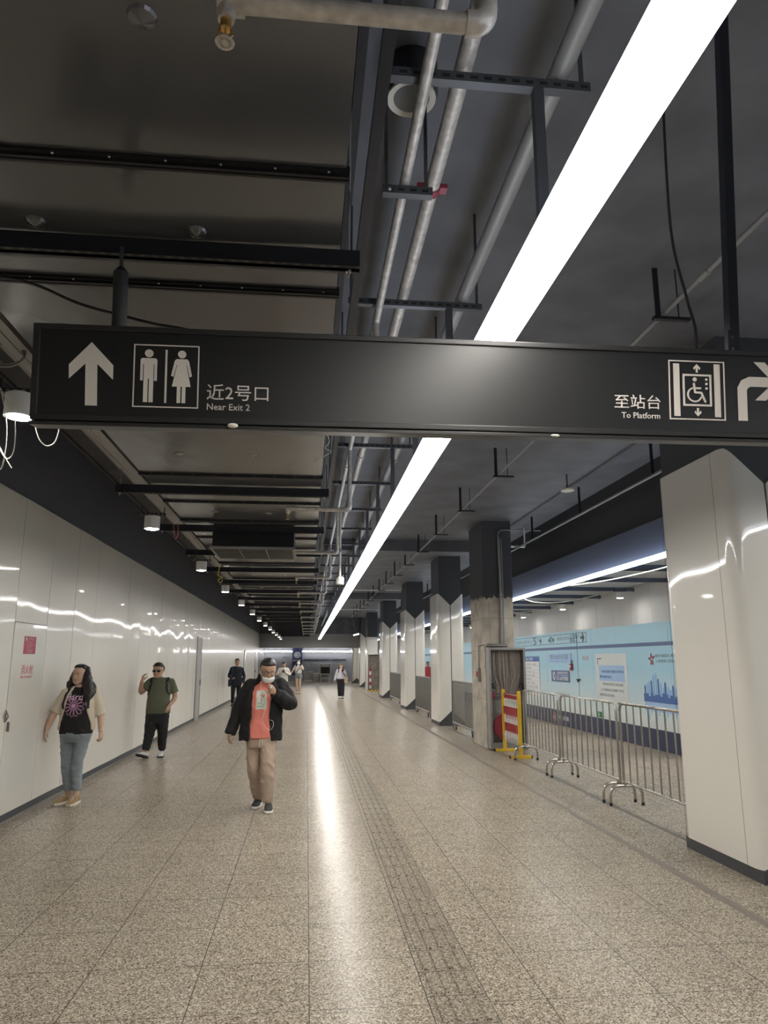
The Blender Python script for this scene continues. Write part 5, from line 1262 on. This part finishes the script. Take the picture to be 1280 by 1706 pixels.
decal('print_figure', [stroke([(-.07, 1.29), (-.045, 1.315), (-.03, 1.30), (-.05, 1.27), (-.02, 1.285), (-.005, 1.32)], .009)[i] for i in range(5)]+stroke([(-.06, 1.26), (-.04, 1.24), (-.055, 1.225)], .008)[:2]+[circ(-.035, 1.29, .014, 10)], tee, M['printred'], t, lift=.0045)
decal('print_figure', stroke([(-.09, 1.20), (-.06, 1.215), (-.03, 1.19), (0, 1.20)], .014)[:3]+stroke([(-.10, 1.17), (-.05, 1.175), (.0, 1.165)], .016)[:2], tee, M['printgr'], t, lift=.0045)
mb = MB(); open_coat(mb, [(-.052, .01, .775, .250, .165, -.195, .085), (-.052, .01, .90, .248, .165, -.185, .075), (-.05, .01, 1.03, .246, .165, -.180, .068), (-.047, .01, 1.17, .240, .165, -.172, .066), (-.035, .01, 1.30, .228, .158, -.172, .076), (-.02, .02, 1.40, .20, .13, -.165, .088), (-.015, .03, 1.455, .135, .105, -.125, .085), (-.01, .04, 1.50, .10, .09, -.085, .080), (-.01, .045, 1.535, .092, .085, -.07, .07)], .024)
for k, rr in (('L', [.076, .082, .074, .064, .060]), ('R', [.078, .090, .098, .076, .058])):
    s_, e, w = S['sh'+k], S['el'+k], S['wr'+k]
    sleeve(mb, [s_, s_*.5+e*.5, e+(e-s_).normalized()*.01, e*.45+w*.55, w+(w-e).normalized()*(.035 if k == 'L' else .0)], rr, 20)
traps(mb, S, .074, .074)
remesh(mb, 'jacket', M['jacket'], t, .009, 3, .010, 9, 6)
S['pants'] = [(-.042, 0, .70, .155, .115), (-.042, 0, .78, .170, .122), (-.045, 0, .84, .150, .11)]
mb = MB(); legs(mb, S, [.095, .097, .088, .080, .076, .066], .0)
remesh(mb, 'trousers', M['beige'], t, .009, 3, .0085, 8, 3, 1.2)
for k, r in (('L', .066), ('R', .066)):
    a = V(S['an'+k])+V((0, 0, .0)); MB().tube([a+V((0, 0, .0)), a+V((0, -.003, .012)), a+V((0, 0, .03))], [r*.95, r*1.06, r], 18).build('trouser_hem', M['beige'], t, 60)
MB().tube([(-.05, -.126, .80), (-.055, -.135, .74), (-.05, -.13, .70)], .004, 6).tube([(-.03, -.126, .80), (-.02, -.135, .73)], .004, 6).build('drawstring', M['lace'], t, 60)
shoe(t, -.068, .19, -8, 0, 'sneakdk', 'mask', s=1.03); shoe(t, .068, -.08, 4, 0, 'sneakdk', 'mask', s=1.05)
q = lambda x, y, z: Mx @ V((x*H, y*H, z*H))
mb = MB(); mb.loft([[Mx @ p for p in ell((0, (b-f)/2*H, z*H), w*H, (b+f)/2*H, sq=2.3)] for z, w, f, b in ((-.04, .15, .36, -.16), (.02, .22, .46, -.14), (.10, .272, .475, -.12), (.18, .288, .48, -.11), (.235, .288, .465, -.11), (.255, .27, .44, -.12))])
remesh(mb, 'face_mask', M['mask'], t, .007, 2, .002, 14, label='white surgical mask pulled down over the chin')
gb = MB()
for s in (-1, 1): gb.tube([q(s*.30, -.12, .22), q(s*.345, -.02, .34), q(s*.36, .05, .46)], .002, 5)
gb.build('mask_loop', M['mask'], t, 60)
gb = MB()
for s in (-1, 1): gb.tube([q(s*.16+.115*math.copysign(abs(math.cos(2*PI*i/24))**.6, math.cos(2*PI*i/24)), -.435, .475+.075*math.copysign(abs(math.sin(2*PI*i/24))**.6, math.sin(2*PI*i/24))) for i in range(25)], .0022, 6)
gb.tube([q(-.045, -.44, .5), q(0, -.45, .51), q(.045, -.44, .5)], .0022, 6).tube([q(.275, -.42, .50), q(.36, .05, .49)], .002, 6).tube([q(-.275, -.42, .50), q(-.36, .05, .49)], .002, 6)
gb.build('glasses', M['phone'], t, 60)
MB().sphere(q(-.365, -.02, .40), (.007, .01, .016), 8, 6).tube(smooth_path([q(-.365, -.03, .38), q(-.30, -.20, .0), (-.06, -.14, 1.38), (-.05, -.16, 1.30), (.0, -.17, 1.15), (-.03, -.155, 1.02), (.02, -.17, .93), (.07, -.21, .91), (.105, -.22, .96), (.095, -.21, 1.01), (.06, -.18, 1.02)], 6), .0022, 6).build('earphone_cable', M['mask'], t, 60, 'white earphone cable')
MB().box(.058, .082, -.30, -.285, 1.385, 1.425, .004).build('held_card', M['mask'], t)

# ------------------------------------------------------------------ people farther off
def walker(label, loc, H, hc, yaw, pitch, sk, hairm, S, top, topm, pantsr, pantsm, rr, hem, sleeves, shoes, bare=False, vox=.011, extra=None, lh=None):
    t = thing('person', label, 'person', loc); Mx = head_mtx(V(hc), H, yaw, pitch); S.update(H=H, Mx=Mx, hc=V(hc))
    body(t, S, M[sk], vox); face_parts(t, Mx, H)
    q = lambda x, y, z: Mx @ V((x*H, y*H, z*H))
    if lh:
        mb = MB(); mb.loft([[Mx @ p for p in ell((0, (b-f)/2*H, z*H), w*H, (b+f)/2*H, sq=2.3)] for z, w, f, b in ((.28, .385, -.02, .44), (.52, .395, .06, .51), (.75, .38, .30, .52), (.84, .355, .38, .49), (.92, .30, .36, .44), (1.03, .12, .16, .2))])
        for s in (-1, 1): limb(mb, [q(s*.34, .06, .6), q(s*.42, .03, .2), V(hc)+V((s*.10, -.06, -.14)), V(hc)+V((s*.11, -.10, -lh))], [.03, .042, .04, .014], 10)
        remesh(mb, 'hair', M[hairm], t, .010, 2, .004, 20)
    else: short_hair(t, Mx, H, 1, .009, hairm)
    mb = MB(); rings(mb, top)
    for k, f in (('L', sleeves), ('R', sleeves)):
        s_, e, w = V(S['sh'+k]), V(S['el'+k]), V(S['wr'+k])
        if f > 1: sleeve(mb, [s_, s_*.5+e*.5, e, e*.4+w*.6, w], [.058, .062, .058, .050, .044])
        else: sleeve(mb, [s_, s_*(1-f/2)+e*f/2, s_*(1-f)+e*f], [.056, .062, .066])
    traps(mb, S, .062, .058)
    o = remesh(mb, 'shirt', M[topm], t, .012, 3, .005, 7, 3)
    S['pants'] = pantsr; mb = MB()
    if bare:
        rings(mb, pantsr)
        for k in 'LR':
            h, kn = V(S['hip'+k]), V(S['kn'+k]); mb.tube([h+V((0, 0, .05)), h, h*.62+kn*.38], [.10, .104, .10], 18)
        remesh(mb, 'shorts', M[pantsm], t, .012, 2, .003, 8)
    else:
        legs(mb, S, rr, hem); remesh(mb, 'trousers', M[pantsm], t, .012, 3, .005, 8, 2, 1.5)
    for k, (up, so) in zip('LR', (shoes, shoes)):
        a = S['an'+k]; shoe(t, a[0], a[1]-.02, -4 if k == 'L' else 4, 0, up, so)
    if extra: extra(t, S, o, q)
    return t
def ST(w, z0, zs, cx=0, d=.105): return [(cx, 0, z0-.08, w*.78, d*.95), (cx, 0, z0+.04, w*.82, d), (cx, 0, (z0+zs)/2, w*.78, d), (cx, 0, zs-.14, w*.9, d*1.08), (cx, 0, zs-.04, w*.88, d*.9), (cx, .01, zs+.02, w*.5, d*.7), (cx, .015, zs+.07, .055, .055)]
def TP(w, z0, zs, cx=0, d=.12): return [(cx, 0, z0, w, d*1.05), (cx, 0, z0+.12, w*.98, d*1.05), (cx, 0, (z0+zs)/2+.05, w*.93, d), (cx, 0, zs-.12, w*.98, d*1.05), (cx, 0, zs-.03, w*.95, d*.9), (cx, .01, zs+.02, w*.55, d*.75), (cx, .015, zs+.06, .07, .068)]
def ex(t, S, o, q):
    MB().box(-.30, -.20, .02, .22, .72, 1.0, .04, 3).build('shoulder_bag', M['bagblue'], t)
    ribbon('bag_strap', [(-.10, .05, 1.48), (-.11, -.06, 1.46), (-.14, -.12, 1.3), (-.18, -.12, 1.12), (-.21, -.05, .98)], o, .045, M['bagblue'], t, .004, .006)
walker('man in dark navy shirt with a shoulder bag, far along the left wall', (-2.72, 29.2, 0), .26, (.025, 0, 1.545), 4, 2, 'skinB', 'hair', dict(torso=ST(.21, .82, 1.42, .02), nb=P3(.02, .01, 1.46), shL=P3(-.18, .02, 1.41), elL=P3(-.27, .06, 1.13), wrL=P3(-.13, -.16, 1.02), handL=((.4, -.3, .05), (0, 0, 1), 1, 1., .9), shR=P3(.22, .02, 1.40), elR=P3(.31, .04, 1.10), wrR=P3(.30, -.10, .85), handR=((0, -.1, -.4), (-.6, .1, 0), 1, 1., .5), hipL=P3(-.08, 0, .84), hipR=P3(.12, 0, .84), knL=P3(-.09, -.06, .47), knR=P3(.12, .02, .47), anL=P3(-.09, -.06, .09), anR=P3(.12, .14, .10)),
       TP(.225, .77, 1.42, .02), 'navyshirt', [(.02, 0, .74, .17, .12), (.02, 0, .88, .19, .13)], 'blacktrou', [.10, .102, .09, .075, .066, .06], .01, 2, ('sneakdk', 'rubber'), extra=ex)
def ex(t, S, o, q): MB().box(-.035, .035, -.335, -.325, 1.17, 1.30, .004).build('phone', M['phone'], t)
walker('man in white shirt looking down at a phone beside the woman in shorts', (-1.08, 35.5, 0), .255, (.0, -.02, 1.42), 0, 16, 'skinB', 'hair', dict(torso=ST(.21, .80, 1.34), nb=P3(0, .02, 1.37), shL=P3(-.19, .02, 1.32), elL=P3(-.30, -.02, 1.06), wrL=P3(-.08, -.27, 1.17), handL=((.3, -.2, .3), (.5, .3, .3), 1, 1., .9), shR=P3(.19, .02, 1.32), elR=P3(.30, -.02, 1.06), wrR=P3(.08, -.27, 1.17), handR=((-.3, -.2, .3), (-.5, .3, .3), 1, 1., .9), hipL=P3(-.1, 0, .80), hipR=P3(.1, 0, .80), knL=P3(-.1, -.06, .45), knR=P3(.1, .02, .45), anL=P3(-.1, -.05, .09), anR=P3(.1, .12, .09)),
       TP(.225, .74, 1.34), 'whiteshirt', [(0, 0, .70, .17, .12), (0, 0, .84, .19, .13)], 'blacktrou', [.10, .102, .09, .075, .066, .06], .01, 2, ('sneakdk', 'rubber'), extra=ex)
def ex(t, S, o, q):
    ribbon('bag_strap', [(.15, .05, 1.52), (.14, -.08, 1.49), (.05, -.14, 1.33), (-.08, -.14, 1.16), (-.17, -.09, 1.04)], o, .035, M['strap'], t, .004, .005)
    MB().sphere(q(0, -.30, .22), (.085, .06, .065), 14, 8).build('face_mask', M['mask'], t, 60)
walker('woman in white T-shirt and short grey denim shorts with a diagonal strap', (-.42, 39.6, 0), .235, (-.01, 0, 1.555), 0, 3, 'skinC', 'hair', dict(torso=ST(.18, .96, 1.44), nb=P3(0, .01, 1.47), shL=P3(-.16, .02, 1.43), elL=P3(-.29, .02, 1.20), wrL=P3(-.40, -.08, 1.03), handL=((-.3, -.1, -.3), (.5, .3, 0), -1, .95, .5), shR=P3(.16, .02, 1.43), elR=P3(.25, -.03, 1.24), wrR=P3(.12, -.20, 1.38), handR=((-.3, -.1, .2), (-.3, .6, 0), 1, .95, .9), hipL=P3(-.085, 0, .95), hipR=P3(.09, 0, .95), knL=P3(-.065, -.03, .50), knR=P3(.09, -.03, .50), anL=P3(-.03, .03, .08), anR=P3(.11, -.05, .08), leg=[.086, .055, .036]),
       TP(.185, 1.06, 1.44), 'whiteshirt', [(0, 0, .88, .165, .12), (0, 0, .98, .18, .125), (0, 0, 1.09, .155, .11)], 'denimshort', None, 0, .75, ('tote', 'rubber'), bare=True, extra=ex, lh=.10)
def ex(t, S, o, q):
    MB().box(.16, .32, -.10, -.03, .69, .98, .015).tube([(.20, -.065, .98), (.19, -.02, 1.2), (.15, .02, 1.34), (.21, -.04, 1.2), (.28, -.065, .98)], .006, 6).build('tote_bag', M['tote'], t)
    MB().box(.02, .09, -.295, -.285, 1.20, 1.32, .004).build('phone', M['phone'], t)
walker('woman in pale blouse and wide dark trousers carrying a beige tote', (1.60, 34.4, 0), .228, (.004, -.01, 1.365), 0, 6, 'skinC', 'hairbr', dict(torso=ST(.17, .88, 1.29), nb=P3(0, .01, 1.32), shL=P3(-.145, .02, 1.27), elL=P3(-.225, .04, 1.02), wrL=P3(-.285, -.03, .80), handL=((-.05, -.1, -.4), (.6, .1, 0), -1, .95, .5), shR=P3(.155, .02, 1.27), elR=P3(.225, -.0, 1.06), wrR=P3(.09, -.22, 1.20), handR=((-.3, -.1, .25), (-.3, .6, .1), 1, .95, .9), hipL=P3(-.07, 0, .82), hipR=P3(.085, 0, .82), knL=P3(-.055, .02, .46), knR=P3(.075, -.05, .46), anL=P3(-.035, .10, .09), anR=P3(.075, -.06, .09)),
       TP(.175, .88, 1.29), 'lilac', [(.005, 0, .74, .15, .11), (.005, 0, .84, .165, .118), (.005, 0, .92, .145, .11)], 'blacktrou', [.10, .104, .10, .095, .090, .085], .02, 2, ('sneakwh', 'rubber'), extra=ex, lh=.20)
walker('person in red shirt in the side passage, glimpsed between two white columns', (6.10, 37, 0), .25, (.03, 0, 1.43), -8, 2, 'skinB', 'hair', dict(torso=ST(.20, .84, 1.36, .02), nb=P3(.02, .01, 1.39), shL=P3(-.16, .02, 1.34), elL=P3(-.23, .04, 1.06), wrL=P3(-.22, -.06, .82), handL=((0, -.1, -.4), (.6, .1, 0), -1, 1., .5), shR=P3(.2, .02, 1.34), elR=P3(.27, .04, 1.06), wrR=P3(.26, -.06, .82), handR=((0, -.1, -.4), (-.6, .1, 0), 1, 1., .5), hipL=P3(-.08, 0, .84), hipR=P3(.12, 0, .84), knL=P3(-.08, -.04, .47), knR=P3(.12, .02, .47), anL=P3(-.08, -.06, .09), anR=P3(.12, .1, .09)),
       TP(.21, .86, 1.36, .02), 'redshirt', [(.02, 0, .74, .17, .12), (.02, 0, .90, .19, .13)], 'blacktrou', [.10, .102, .09, .075, .066, .06], .01, .75, ('sneakdk', 'rubber'))
# ================================================================== CAMERA, WORLD, VIEW
w = bpy.data.worlds.new('world'); SC.world = w; w.use_nodes = True
w.node_tree.nodes['Background'].inputs[0].default_value = (.8, .87, 1, 1); w.node_tree.nodes['Background'].inputs[1].default_value = .02
cd = bpy.data.cameras.new('camera'); cam = bpy.data.objects.new('camera', cd); COL.objects.link(cam)
cd.sensor_fit = 'HORIZONTAL'; cd.sensor_width = 36; cd.lens = 33.75; cd.clip_end = 200; cd.clip_start = .05
pitch, yaw = R(11.6767), R(-6.0097)
cam.location = (0, 0, 1.70); cam.rotation_euler = (PI/2+pitch, 0, yaw)
SC.camera = cam
SC.view_settings.view_transform = 'Standard'; SC.view_settings.look = 'None'; SC.view_settings.exposure = 0.95; SC.view_settings.gamma = 1; SC.view_settings.use_curve_mapping = False
